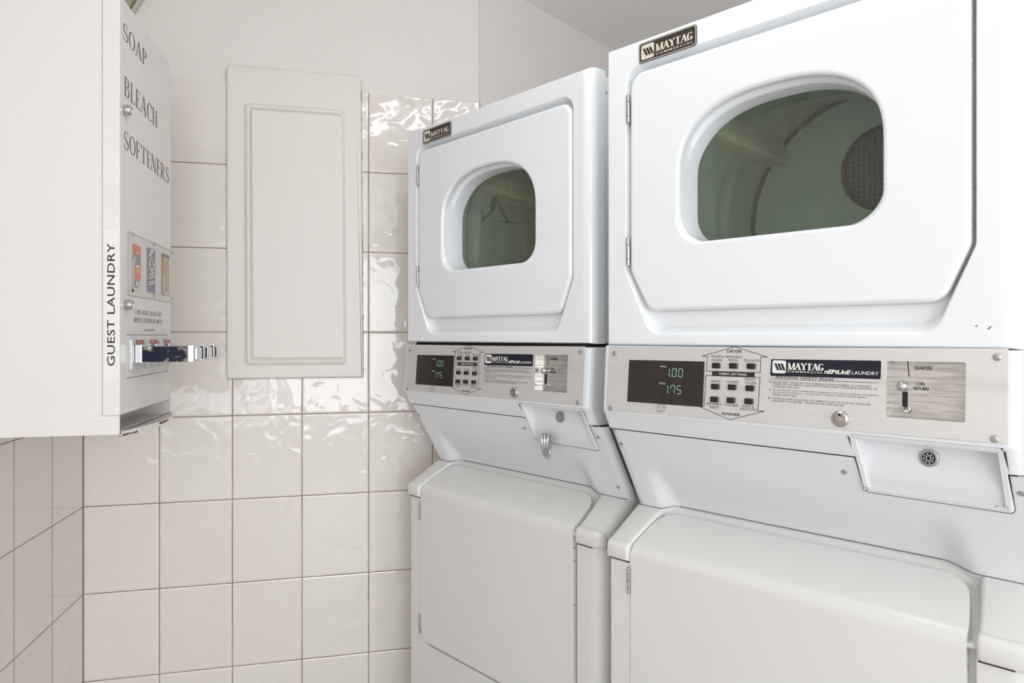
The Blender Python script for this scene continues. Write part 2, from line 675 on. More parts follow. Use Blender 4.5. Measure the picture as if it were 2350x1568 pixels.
def sans(text, spacing=1.0, bold=0.0):
    key = (text, spacing, bold)
    if key in _sans:
        return _sans[key]
    cu = bpy.data.curves.new('t', 'FONT')
    cu.body = text
    cu.size = 1.0
    cu.space_character = spacing
    cu.offset = bold
    cu.resolution_u = 3
    o = bpy.data.objects.new('t', cu)
    COL.objects.link(o)
    bpy.context.view_layer.update()
    dg = bpy.context.evaluated_depsgraph_get()
    me = bpy.data.meshes.new_from_object(o.evaluated_get(dg))
    vs = [(v.co.x, v.co.y) for v in me.vertices]
    fs = [list(p.vertices) for p in me.polygons]
    bpy.data.objects.remove(o)
    bpy.data.curves.remove(cu)
    bpy.data.meshes.remove(me)
    _sans[key] = (vs, fs)
    return _sans[key]


def serif(text, thick=0.15, thin=0.045, sp=0.06):
    """own book-style capitals with serifs: returns polygons in a unit-height box"""
    T, t = thick, thin
    vs, fs = [], []

    def P(pts):
        n = len(vs)
        vs.extend(pts)
        fs.append(list(range(n, n + len(pts))))

    def stem(x, z0=0.0, z1=1.0, w=T, sb=True, st=True, e=0.07):
        P([(x, z0), (x + w, z0), (x + w, z1), (x, z1)])
        if sb:
            P([(x - e, z0), (x + w + e, z0), (x + w + e, z0 + t), (x - e, z0 + t)])
        if st:
            P([(x - e, z1 - t), (x + w + e, z1 - t), (x + w + e, z1), (x - e, z1)])

    def diag(x0, z0, x1, z1, w, sb=False, st=False, e=0.07):
        P([(x0, z0), (x0 + w, z0), (x1 + w, z1), (x1, z1)])
        if sb:
            P([(x0 - e, z0), (x0 + w + e, z0), (x0 + w + e, z0 + t), (x0 - e, z0 + t)])
        if st:
            P([(x1 - e, z1 - t), (x1 + w + e, z1 - t), (x1 + w + e, z1), (x1 - e, z1)])

    def arc(cx, cz, rx, rz, a0, a1, wh=T, wv=t, n=18):
        pts_o, pts_i = [], []
        for k in range(n + 1):
            a = math.radians(a0 + (a1 - a0) * k / n)
            pts_o.append((cx + rx * math.cos(a), cz + rz * math.sin(a)))
            pts_i.append((cx + (rx - wh) * math.cos(a), cz + (rz - wv) * math.sin(a)))
        for k in range(n):
            P([pts_o[k], pts_o[k + 1], pts_i[k + 1], pts_i[k]])

    x = 0.0
    for ch in text:
        s = len(vs)
        if ch == ' ':
            x += 0.32
            continue
        if ch == 'I':
            stem(0.07)
            adv = T + 0.14
        elif ch == 'L':
            stem(0.07)
            P([(0.07, 0), (0.52, 0), (0.52, t), (0.07, t)])
            P([(0.47, 0), (0.52, 0), (0.56, 0.25), (0.53, 0.25)])
            adv = 0.58
        elif ch in 'EF':
            stem(0.07)
            P([(0.07, 1 - t), (0.50, 1 - t), (0.50, 1), (0.07, 1)])
            P([(0.46, 1), (0.50, 1), (0.53, 0.78), (0.50, 0.78)])
            P([(0.10, 0.5), (0.40, 0.5), (0.40, 0.5 + t), (0.10, 0.5 + t)])
            P([(0.37, 0.40), (0.40, 0.40), (0.40, 0.64), (0.37, 0.64)])
            if ch == 'E':
                P([(0.07, 0), (0.52, 0), (0.52, t), (0.07, t)])
                P([(0.48, 0), (0.52, 0), (0.56, 0.24), (0.53, 0.24)])
            adv = 0.57
        elif ch == 'H':
            stem(0.07)
            stem(0.07 + 0.56 - T)
            P([(0.1, 0.49), (0.6, 0.49), (0.6, 0.49 + t), (0.1, 0.49 + t)])
            adv = 0.72
        elif ch == 'N':
            stem(0.08, w=t * 1.2)
            stem(0.60, w=t * 1.2, sb=False)
            diag(0.60 - T * 0.45, 0, 0.04, 1, T * 1.05)
            adv = 0.72
        elif ch == 'M':
            stem(0.08, w=t * 1.2)
            stem(0.70, w=T)
            diag(0.40 - T * 0.5, 0, 0.05, 1, T)
            diag(0.40, 0, 0.74, 1, t * 1.3)
            adv = 0.92
        elif ch == 'A':
            diag(0.06, 0, 0.34, 1, t * 1.3, sb=True)
            diag(0.56, 0, 0.30, 1, T, sb=True)
            P([(0.16, 0.33), (0.56, 0.33), (0.56, 0.33 + t), (0.16, 0.33 + t)])
            adv = 0.76
        elif ch == 'W':
            diag(0.24, 0, 0.03, 1, T, st=True)
            diag(0.26, 0, 0.46, 1, t * 1.3)
            diag(0.60, 0, 0.40, 1, T, st=True)
            diag(0.64, 0, 0.86, 1, t * 1.3, st=True)
            adv = 0.95
        elif ch == 'Y':
            stem(0.31, 0, 0.5, st=False)
            diag(0.31, 0.45, 0.04, 1, T, st=True)
            diag(0.36, 0.45, 0.60, 1, t * 1.4, st=True)
            adv = 0.74
        elif ch == 'T':
            stem(0.29, st=False)
            P([(0.02, 1 - t), (0.71, 1 - t), (0.71, 1), (0.02, 1)])
            P([(0.02, 1), (0.06, 1), (0.03, 0.76), (0.00, 0.76)])
            P([(0.67, 1), (0.71, 1), (0.73, 0.76), (0.70, 0.76)])
            adv = 0.73
        elif ch in 'PRB':
            stem(0.07)
            arc(0.26, 0.74, 0.28, 0.26, -90, 90)
            P([(0.1, 1 - t), (0.26, 1 - t), (0.26, 1), (0.1, 1)])
            P([(0.1, 0.48), (0.26, 0.48), (0.26, 0.48 + t), (0.1, 0.48 + t)])
            adv = 0.58
            if ch == 'R':
                diag(0.52, 0, 0.26, 0.5, T * 0.95, sb=False)
                P([(0.52, 0), (0.74, 0), (0.74, t), (0.52, t)])
                adv = 0.72
            if ch == 'B':
                arc(0.27, 0.26, 0.33, 0.265, -90, 90)
                P([(0.1, 0), (0.27, 0), (0.27, t), (0.1, t)])
                adv = 0.64
        elif ch == 'D':
            stem(0.07)
            arc(0.24, 0.5, 0.44, 0.5, -90, 90)
            P([(0.1, 1 - t), (0.24, 1 - t), (0.24, 1), (0.1, 1)])
            P([(0.1, 0), (0.24, 0), (0.24, t), (0.1, t)])
            adv = 0.72
        elif ch == 'O':
            arc(0.38, 0.5, 0.36, 0.52, 0, 360, n=32)
            adv = 0.76
        elif ch == 'U':
            stem(0.07, 0.3, 1, sb=False)
            stem(0.56, 0.3, 1, w=t * 1.3, sb=False)
            arc(0.07 + 0.275, 0.31, 0.275, 0.32, 180, 360, wh=T * 0.8)
            adv = 0.70
        elif ch == 'C':
            arc(0.38, 0.5, 0.36, 0.52, 50, 312, n=26)
            P([(0.60, 1.0), (0.64, 1.0), (0.65, 0.70), (0.62, 0.70)])
            adv = 0.68
        elif ch == 'G':
            arc(0.38, 0.5, 0.36, 0.52, 50, 300, n=26)
            P([(0.60, 1.0), (0.64, 1.0), (0.65, 0.70), (0.62, 0.70)])
            stem(0.68 - T, 0.06, 0.42, sb=False, e=0.06)
            adv = 0.78
        elif ch == 'K':
            stem(0.07)
            diag(0.20, 0.42, 0.58, 1, t * 1.3, st=True)
            diag(0.54, 0, 0.28, 0.58, T, sb=True)
            adv = 0.76
        elif ch == 'S':
            arc(0.27, 0.745, 0.24, 0.275, 40, 255, wh=T * 0.75, wv=t)
            arc(0.27, 0.265, 0.26, 0.285, -140, 75, wh=T * 0.75, wv=t)
            P([(0.05, 0.72), (0.14, 0.56), (0.50, 0.28), (0.43, 0.44)])
            P([(0.45, 0.98), (0.48, 0.98), (0.48, 0.72), (0.45, 0.72)])
            P([(0.03, 0.02), (0.06, 0.02), (0.06, 0.30), (0.03, 0.30)])
            adv = 0.56
        else:
            adv = 0.3
        for i in range(s, len(vs)):
            vs[i] = (vs[i][0] + x, vs[i][1])
        x += adv + sp
    return vs, fs


def place(bm, geo, x0, z0, x1=None, z1=None, shear=0.0, yf=None, dy=-0.0004, mi=0, vert=False, ref=None):
    """fit flat glyph geometry in the box x0..x1, z0..z1 on the surface yf; ref fixes the glyph box"""
    vs, fs = geo
    if not vs:
        return
    ax = min(v[0] for v in vs)
    bx = max(v[0] for v in vs)
    az = min(v[1] for v in vs)
    bz = max(v[1] for v in vs)
    if ref:
        az, bz = ref
    sz = (z1 - z0) / (bz - az)
    sx = (x1 - x0) / (bx - ax) if x1 is not None else sz
    nv = []
    for v in vs:
        u = (v[0] - ax) * sx
        h = (v[1] - az) * sz
        X, Z = x0 + u + shear * h, z0 + h
        Y = (yf(X, Z) if yf else 0.0) + dy
        nv.append(bm.verts.new((X, Y, Z)))
    for f in fs:
        try:
            q = bm.faces.new([nv[i] for i in f])
            q.material_index = mi
        except ValueError:
            pass


def poly(bm, pts, yf=None, dy=-0.0004, mi=0):
    f = bm.faces.new([bm.verts.new((p[0], (yf(p[0], p[1]) if yf else 0.0) + dy, p[1])) for p in pts])
    f.material_index = mi


def line(bm, pts, wd, yf=None, dy=-0.0004, mi=0, closed=False):
    n = len(pts)
    for i in range(n if closed else n - 1):
        a = Vector(pts[i])
        b = Vector(pts[(i + 1) % n])
        t = (b - a).normalized()
        s = Vector((-t.y, t.x)) * wd / 2
        a2, b2 = a - t * wd / 2, b + t * wd / 2
        poly(bm, [a2 + s, b2 + s, b2 - s, a2 - s], yf, dy, mi)


def seg7(bm, ch, x, z, wd, h, yf, dy, sh=0.06):
    g = 0.0011
    S = {'0': 'abcdef', '1': 'bc', '7': 'abcf', '5': 'afgcd'}.get(ch, '')
    hw, hh = wd, h
    L = {'a': ((0, hh), (hw, hh)), 'd': ((0, 0), (hw, 0)), 'g': ((0, hh / 2), (hw, hh / 2)),
         'f': ((0, hh / 2), (0, hh)), 'e': ((0, 0), (0, hh / 2)), 'b': ((hw, hh / 2), (hw, hh)), 'c': ((hw, 0), (hw, hh / 2))}
    for k in S:
        (ax, az), (bx, bz) = L[k]
        a = Vector((x + ax + sh * az, z + az))
        b = Vector((x + bx + sh * bz, z + bz))
        t = (b - a).normalized()
        line(bm, [a + t * 0.0013, b - t * 0.0013], g, yf, dy)


# ------------------------------------------------------------------ things
def thing(name, label, cat, loc, ang, group=None):
    o = bpy.data.objects.new(name, None)
    o.empty_display_size = 0.1
    COL.objects.link(o)
    o.location = loc
    o.rotation_euler = (0, 0, ang)
    o['label'] = label
    o['category'] = cat
    if group:
        o['group'] = group
    return o


def tagpart(o, label):
    o['label'] = label
    return o


# ------------------------------------------------------------------ the room
B0 = Vector((-1.2241, 1.9509))
TH_B = math.radians(76.7305)
dB = Vector((math.sin(TH_B), math.cos(TH_B)))
TH_L = math.radians(-12.58)
dL = Vector((math.sin(TH_L), math.cos(TH_L)))
nL = Vector((dL.y, -dL.x))
P1 = B0 + dB * 1.1514
ND = Vector((0.6656, 0.7463))                       # direction of the right wall, away from the camera
P2 = P1 + ND * 0.84
RD = Vector((math.sin(math.radians(135.8)), math.cos(math.radians(135.8))))
P3 = P2 + RD * 2.2
P5 = B0 - dL * 5.6
P4 = Vector((1.9, -3.5))
ROOM = [B0, P1, P2, P3, P4, P5]


def structure(o):
    o['kind'] = 'structure'
    return o


bm = bmesh.new()
cap(bm, [bm.verts.new((p.x, p.y, 0)) for p in ROOM])
lo = [bm.verts.new((p.x, p.y, -0.1)) for p in ROOM]
bm.faces.ensure_lookup_table()
bridge(bm, list(bm.faces[0].verts), lo)
cap(bm, lo)
structure(finish('floor', bm, M['floor'], smooth=False))
bm = bmesh.new()
a = [bm.verts.new((p.x, p.y, CEIL)) for p in ROOM]
b_ = [bm.verts.new((p.x, p.y, CEIL + 0.1)) for p in ROOM]
cap(bm, a)
bridge(bm, a, b_)
cap(bm, b_)
structure(finish('ceiling', bm, M['ceil'], smooth=False))


def frame_obj(o, origin, direction, z=0.0):
    o.location = (origin.x, origin.y, z)
    o.rotation_euler = (0, 0, math.atan2(direction.y, direction.x))
    return o


TOPT = EYE + 0.7595


def wall(name, a, b, mats, tiled=True, hole=None, ext0=0.0, ext1=0.0):
    L = (b - a).length
    bm = bmesh.new()
    if hole:
        x0, x1, z0, z1 = hole
        box(bm, -ext0, x0, 0, 0.10, 0, CEIL)
        box(bm, x1, L + ext1, 0, 0.10, 0, CEIL)
        box(bm, x0, x1, 0, 0.10, 0, z0)
        box(bm, x0, x1, 0, 0.10, z1, CEIL)
    elif tiled:
        box(bm, -ext0, L + ext1, 0.006, 0.10, 0, CEIL, 1)
        vs = box(bm, -ext0 * 0, L, 0, 0.006, 0, TOPT, 0)
    else:
        box(bm, -ext0, L + ext1, 0, 0.10, 0, CEIL, 0)
    o = finish(name, bm, mats, smooth=False)
    return structure(frame_obj(o, a, b - a))


wall('wall_back', B0, P1, [M['tile'], M['paint']])
wall('wall_right', P1, P2, [M['paint']], tiled=False)
wall('wall_behind_machines', P2, P3, [M['paint']], tiled=False)
wall('wall_far_right', P3, P4, [M['paint']], tiled=False, hole=(2.15, 3.45, 0.7, 2.1))
Lf = (P5 - P4).length
Lw = (P5 - P4).length
WH = (Lw * 0.5 - 0.9, Lw * 0.5 + 0.9, 0.35, 2.15)
wall('wall_front', P4, P5, [M['paint']], tiled=False, hole=WH)
# left wall: x runs towards the back corner, so the joints count back from the corner
o = wall('wall_left', P5, B0, [M['tile_left'], M['paint']])
for v in o.data.vertices:
    v.co.x -= 5.6
o.location = (B0.x, B0.y, 0)

# corner joint between left and back wall, and the joint where the tile stops against the right wall
bm = bmesh.new()
box(bm, -0.0012, 0.0018, -0.0014, 0.004, 0, TOPT)
structure(frame_obj(finish('trim_1', bm, M['rust'] if False else simple('corner_joint', srgb(150, 120, 92), 0.8, noise=0.35, nscale=40), smooth=False), B0, dB))
bm = bmesh.new()
box(bm, 1.1488, 1.1514, -0.0012, 0.004, 0, TOPT)
structure(frame_obj(finish('trim_2', bm, M['seam'], smooth=False), B0, dB))

# windows behind the camera; the side one is added for light
WD = (P5 - P4).normalized()
bm = bmesh.new()
fo = 0.05
x0, x1, z0, z1 = WH
for d in ((x0, x1, z0, z0 + fo), (x0, x1, z1 - fo, z1), (x0, x0 + fo, z0 + fo, z1 - fo), (x1 - fo, x1, z0 + fo, z1 - fo), ((x0 + x1) / 2 - 0.02, (x0 + x1) / 2 + 0.02, z0 + fo, z1 - fo)):
    box(bm, d[0], d[1], 0.03, 0.07, d[2], d[3])
win = structure(frame_obj(finish('window_1', bm, M['plastic'], smooth=False), P4, WD))
bm = bmesh.new()
box(bm, x0 + fo, x1 - fo, 0.048, 0.052, z0 + fo, z1 - fo)
gp = finish('pane', bm, M['day'], parent=win, smooth=False)
wc = P4 + WD * (Lw * 0.5)
nw = Vector((-WD.y, WD.x))
wn_ = area('window_light', (wc.x - nw.x * 0.01, wc.y - nw.y * 0.01, 1.25), (0, 0, 0), 1.7, 1.7, 40.0, (0.93, 0.97, 1.0))
wn_.rotation_euler = Vector((-nw.x, -nw.y, 0)).to_track_quat('-Z', 'Y').to_euler()

RW = (P4 - P3).normalized()
RL = (P4 - P3).length
WH2 = (2.15, 3.45, 0.7, 2.1)  # unseen second window, added to brighten the dispenser front
bm = bmesh.new()
x0, x1, z0, z1 = WH2
fw = 0.05
for d in ((x0, x1, z0, z0 + fw), (x0, x1, z1 - fw, z1), (x0, x0 + fw, z0 + fw, z1 - fw), (x1 - fw, x1, z0 + fw, z1 - fw)):
    box(bm, d[0], d[1], 0.03, 0.07, d[2], d[3])
win2 = structure(frame_obj(finish('added_window', bm, M['plastic'], smooth=False), P3, RW))
bm = bmesh.new()
box(bm, x0 + fw, x1 - fw, 0.048, 0.052, z0 + fw, z1 - fw)
finish('pane', bm, M['day'], parent=win2, smooth=False)
nw2 = Vector((-RW.y, RW.x))
wc2 = P3 + RW * 2.8
o = area('added_window_light', (wc2.x - nw2.x * 0.01, wc2.y - nw2.y * 0.01, 1.4), (0, 0, 0), 1.2, 1.3, 22.0, (0.93, 0.97, 1.0))  # added light in the made-up side window
o.rotation_euler = Vector((-nw2.x, -nw2.y, 0)).to_track_quat('-Z', 'Y').to_euler()

# baseboard strips
for nm, a_, b2 in (('baseboard_left', P5, B0), ('baseboard_back', B0, P1)):
    bm = bmesh.new()
    box(bm, 0, (b2 - a_).length, -0.008, 0.0, 0, 0.09)
    structure(frame_obj(finish(nm, bm, M['plastic'], smooth=False), a_, b2 - a_))

# ceiling fixtures; the rear one is added and unseen
for nm, c, lab in (('ceiling_light', LAMP, 'long white ceiling light fixture over the aisle before the laundry machines'),
                   ('ceiling_light', LAMP2, 'added unseen long white ceiling light fixture at the window end of the room')):
    t = thing(nm, lab, 'ceiling light', (c[0], c[1], CEIL - (DROP if c == LAMP2 else 0)), LAMP_ANG, 'ceiling light fixtures')
    bm = bmesh.new()
    box(bm, -0.50, 0.50, -0.15, 0.15, -0.045, 0)
    finish('housing', bm, M['plastic'], t, bevel=0.006, wn=True)
    for x in ((-0.35, 0.35) if c == LAMP2 else ()):
        bm = bmesh.new()
        lathe(bm, [(0.006, 0.0), (0.006, DROP)], (x, 0, 0), axis='z', seg=12)
        finish('hanger', bm, M['chrome'], t)
    bm = bmesh.new()
    box(bm, -0.475, 0.475, -0.12, 0.12, -0.07, -0.0455)
    finish('diffuser', bm, M['lamp'], t, bevel=0.01, wn=True)

# ------------------------------------------------------------------ access panel in the back wall
ap = thing('access_panel', 'tall white plastic access panel with raised door set in the tiled back wall', 'access panel', (B0.x, B0.y, 0), math.atan2(dB.y, dB.x))
E_ = EYE
fo = [(0.3845, E_ - 0.1275, 0.010), (0.7815, E_ - 0.1275, 0.004), (0.7740, E_ + 0.806, 0.018), (0.3845, E_ + 0.806, 0.014)]
slab('frame', rpoly(fo), -0.014, -0.0002, M['plastic'], ap, bevel=0.006)
ri = [(0.4390, E_ - 0.0850, 0.012), (0.7275, E_ - 0.0850, 0.012), (0.7225, E_ + 0.694, 0.012), (0.4370, E_ + 0.694, 0.012)]
ro = rpoly(ri)
# raised bead frame
bm = bmesh.new()
o1 = dedupe(ro)
rr = []
for d, y in ((0.004, -0.0141), (0.0, -0.0165), (-0.003, -0.0195), (-0.007, -0.0215), (-0.011, -0.0205), (-0.0145, -0.0165), (-0.016, -0.0145)):
    rr.append(ring(bm, offs(o1, d), y))
for a, b in zip(rr[:-1], rr[1:]):
    bridge(bm, a, b)
finish('bead', bm, M['plastic'], ap, wn=True)
di = [(0.4600, E_ - 0.0640, 0.003), (0.7235, E_ - 0.0650, 0.003), (0.7185, E_ + 0.6720, 0.003), (0.4560, E_ + 0.6730, 0.003)]
slab('door', rpoly(di, 3), -0.0235, -0.0142, M['plastic'], ap, bevel=0.002)
# worn grey caulk along its edge
CAULK = simple('old_caulk', srgb(164, 152, 138), 0.8, noise=0.3, nscale=80)


def strip(pts, wmin, wmax):
    bm = bmesh.new()
    L_, R_ = [], []
    for k, p in enumerate(pts):
        q = Vector(pts[min(k + 1, len(pts) - 1)]) - Vector(pts[max(k - 1, 0)])
        nrm = Vector((-q.y, q.x)).normalized() * random.uniform(wmin, wmax) / 2
        L_.append(bm.verts.new((p[0] + nrm.x, -0.0006, p[1] + nrm.y)))
        R_.append(bm.verts.new((p[0] - nrm.x, -0.0006, p[1] - nrm.y)))
    for k in range(len(pts) - 1):
        bm.faces.new((L_[k], L_[k + 1], R_[k + 1], R_[k]))
    finish('caulk', bm, CAULK, ap, smooth=False, recalc=False)


strip([(0.7820 - k / 80 * 0.0065 + random.uniform(0, .0012), E_ - 0.127 + k / 80 * 0.89) for k in range(81)], 0.0004, 0.0026)
strip([(0.3838, E_ - 0.127 + k / 80 * 0.89) for k in range(81)], 0.0003, 0.0018)
strip([(0.386 + k / 40 * 0.395, E_ - 0.1285) for k in range(41)], 0.0003, 0.0020)

# metal bracket above the dispenser, on the back wall
br = thing('wall_bracket', 'beige metal bracket corner just showing above the soap dispenser', 'bracket', (B0.x, B0.y, 0), math.atan2(dB.y, dB.x))
slab('plate', [(0.1215, E_ + 0.936), (0.166, E_ + 1.02), (0.166, E_ + 1.10), (0.07, E_ + 1.10), (0.07, E_ + 0.975)], -0.030, -0.0002,
     simple('bracket_paint', srgb(172, 168, 146), 0.5, noise=0.1, nscale=20), br, bevel=0.001)
slab('flange', [(0.122, E_ + 0.931), (0.1295, E_ + 0.928), (0.182, E_ + 1.02), (0.182, E_ + 1.10), (0.167, E_ + 1.10), (0.167, E_ + 1.018)], -0.012, -0.0002,
     simple('bracket_flange', srgb(204, 200, 186), 0.5, noise=0.08, nscale=20), br, bevel=0.001)

# ------------------------------------------------------------------ soap dispenser on the left wall
DD = 0.32
SN = 0.7235                       # near edge, metres before the back corner
dorg = B0 - dL * SN + nL * DD
DW = SN - 0.3600
dsp = thing('soap_dispenser', 'white wall-mounted coin laundry soap dispenser lettered SOAP, BLEACH, SOFTENERS', 'dispenser', (dorg.x, dorg.y, 0), math.atan2(dL.y, dL.x))
ZT = EYE + 0.661
ZB = EYE - 0.1535
ZL = EYE - 0.1895
# cabinet: side and chute housing
bm = bmesh.new()
box(bm, 0.0030, DW - 0.0015, 0.0320, DD - 0.0005, ZB, ZT - 0.002)
box(bm, 0.0060, DW - 0.004, 0.0295, 0.0325, ZB, ZT - 0.003)
th = 0.003
box(bm, 0.0015, 0.0015 + th, 0.001, DD - 0.0005, ZL, ZB)
box(bm, DW - 0.0015 - th, DW - 0.0015, 0.001, DD - 0.0005, ZL, ZB)
box(bm, 0.0015 + th, DW - 0.0015 - th, 0.075, 0.080, ZL + 0.001, ZB)
box(bm, 0.0015 + th, DW - 0.0015 - th, 0.001, DD - 0.0005, ZL, ZL + 0.003)
finish('cabinet', bm, M['cream'], dsp, smooth=False)
# curved chute lip
bm = bmesh.new()
n = 24
for lvl in range(1):
    top, bot = [], []
    inner = []
    for k in range(n + 1):
        x = 0.0015 + (DW + 0.006) * k / n
        bow = 0.030 * math.sin(PI * min(1, max(0, k / n))) + 0.002
        top.append((x, -bow, ZL + 0.004))
        inner.append((x, 0.004, ZL + 0.003))
        bot.append((x, -bow, ZL - 0.0045))
    T1 = [bm.verts.new(p) for p in inner]
    T2 = [bm.verts.new((p[0], p[1] + 0.003, p[2] - 0.001)) for p in top]
    T3 = [bm.verts.new((p[0], p[1], p[2] + 0.002)) for p in top]
    T4 = [bm.verts.new(p) for p in bot]
    T5 = [bm.verts.new((p[0], 0.004, ZL - 0.0045)) for p in inner]
    for q, r in ((T1, T2), (T2, T3), (T3, T4), (T4, T5)):
        for i in range(n):
            bm.faces.new((q[i], q[i + 1], r[i + 1], r[i]))
lip = finish('chute_lip', bm, M['cream'], dsp, smooth=False)
bm = bmesh.new()


def chip(bm, x0, x1, zc, h):
    up, dn = [], []
    for k in range(9):
        x = x0 + (x1 - x0) * k / 8
        bow = 0.030 * math.sin(PI * (x - 0.0015) / (DW + 0.006)) + 0.0026
        up.append(bm.verts.new((x, -bow, zc + h * (0.4 + 0.6 * random.random()))))
        dn.append(bm.verts.new((x, -bow, zc - h * (0.2 + 0.5 * random.random()))))
    for k in range(8):
        bm.faces.new((up[k], up[k + 1], dn[k + 1], dn[k]))


chip(bm, 0.004, 0.055, ZL - 0.0020, 0.0024)
finish('rust_chip', bm, M['rust'], dsp, smooth=False, recalc=False)
bm = bmesh.new()
chip(bm, 0.150, 0.215, ZL + 0.002, 0.0030)
finish('rust_chip', bm, M['rust'], dsp, smooth=False, recalc=False)
# door
dd = slab('door', rpoly([(0, ZB, 0.003), (DW + 0.004, ZB, 0.003), (DW + 0.004, ZT, 0.003), (0, ZT, 0.003)], 3), 0.0, 0.030, M['cream'], dsp, bevel=0.003)
bm = bmesh.new()


def sx(s):
    return SN - s


E = EYE
place(bm, serif('SOAP', 0.115, 0.030), sx(0.7036), E + 0.580, sx(0.5560), E + 0.6145)
place(bm, serif('BLEACH', 0.115, 0.030), sx(0.6985), E + 0.4725, sx(0.4750), E + 0.5120)
place(bm, serif('SOFTENERS', 0.115, 0.030), sx(0.6985), E + 0.3675, sx(0.3790), E + 0.4045)
finish('lettering', bm, M['taupeink'], dd, smooth=False, recalc=False)
bm = bmesh.new()
place(bm, serif('COIN SLIDE LOCKS OUT', 0.12, 0.045), sx(0.6347), E + 0.0450, sx(0.4386), E + 0.0550)
place(bm, serif('WHEN COLUMN IS EMPTY', 0.12, 0.045), sx(0.6402), E + 0.0285, sx(0.4314), E + 0.0385)
for k in range(16):                                    # line too small to read in the photo
    xk = sx(0.5738) + k * 0.0050
    poly(bm, rect(xk, E + 0.0122, xk + 0.0032, E + 0.0142))
finish('lettering', bm, M['greyink'], dd, smooth=False, recalc=False)
# strip lettering on the near side of the door
bm = bmesh.new()
vs, fs = sans('GUEST LAUNDRY', 1.05, 0.008)
ax, bx = min(v[0] for v in vs), max(v[0] for v in vs)
az, bz = min(v[1] for v in vs), max(v[1] for v in vs)
nv = [bm.verts.new((-0.0006, 0.0085 + (v[1] - az) / (bz - az) * 0.0135, E - 0.0570 + (v[0] - ax) / (bx - ax) * 0.2350)) for v in vs]
for f in fs:
    bm.faces.new([nv[i] for i in f])
finish('side_lettering', bm, M['ink'], dsp, smooth=False, recalc=False)
bm = bmesh.new()
box(bm, -0.0003, 0.0, 0.0045, 0.0265, E - 0.085, E + 0.205)
finish('side_label', bm, simple('side_label_film', srgb(232, 230, 226), 0.35, noise=0.02), dsp, smooth=False)
# key locks
for s_, z_ in ((0.6960, 0.4435), (0.6880, 0.0619)):
    bm = bmesh.new()
    c = (sx(s_), 0.0, E + z_)
    lathe(bm, [(0.0095, -0.0002), (0.0105, -0.004), (0.0095, -0.012), (0.0075, -0.0125), (0.0070, -0.0115), (0.0035, -0.0115)], c)
    finish('key_lock', bm, M['chrome'], dd)
# product window
W0, W1, WZ0, WZ1 = sx(0.6760), sx(0.3640), E + 0.0820, E + 0.2085
bm = bmesh.new()
cap(bm, ring(bm, dedupe(rpoly([(W0, WZ0, 0.004), (W1, WZ0, 0.004), (W1, WZ1, 0.004), (W0, WZ1, 0.004)], 3)), -0.0045))
pw = finish('product_window', bm, M['clear'], dsp, smooth=False)
bm = bmesh.new()
for (a, b) in (((W0, WZ0), (W1, WZ0)), ((W1, WZ0), (W1, WZ1)), ((W1, WZ1), (W0, WZ1)), ((W0, WZ1), (W0, WZ0))):
    line(bm, [a, b], 0.0014, None, -0.0008)
finish('window_edge', bm, M['greyink'] if False else simple('window_edge', srgb(186, 178, 174), 0.5), pw, smooth=False, recalc=False)
for s_, z_ in ((0.6673, 0.204), (0.5200, 0.2041), (0.3713, 0.2037), (0.6673, 0.0914), (0.5173, 0.0896), (0.3674, 0.0908)):
    bm = bmesh.new()
    lathe(bm, [(0.0036, -0.0056), (0.0036, -0.0068), (0.0022, -0.0078)], (sx(s_), 0, E + z_), seg=14)
    finish('screw', bm, M['rust'] if (s_ > 0.66 and z_ < 0.1) else M['steel'], pw)


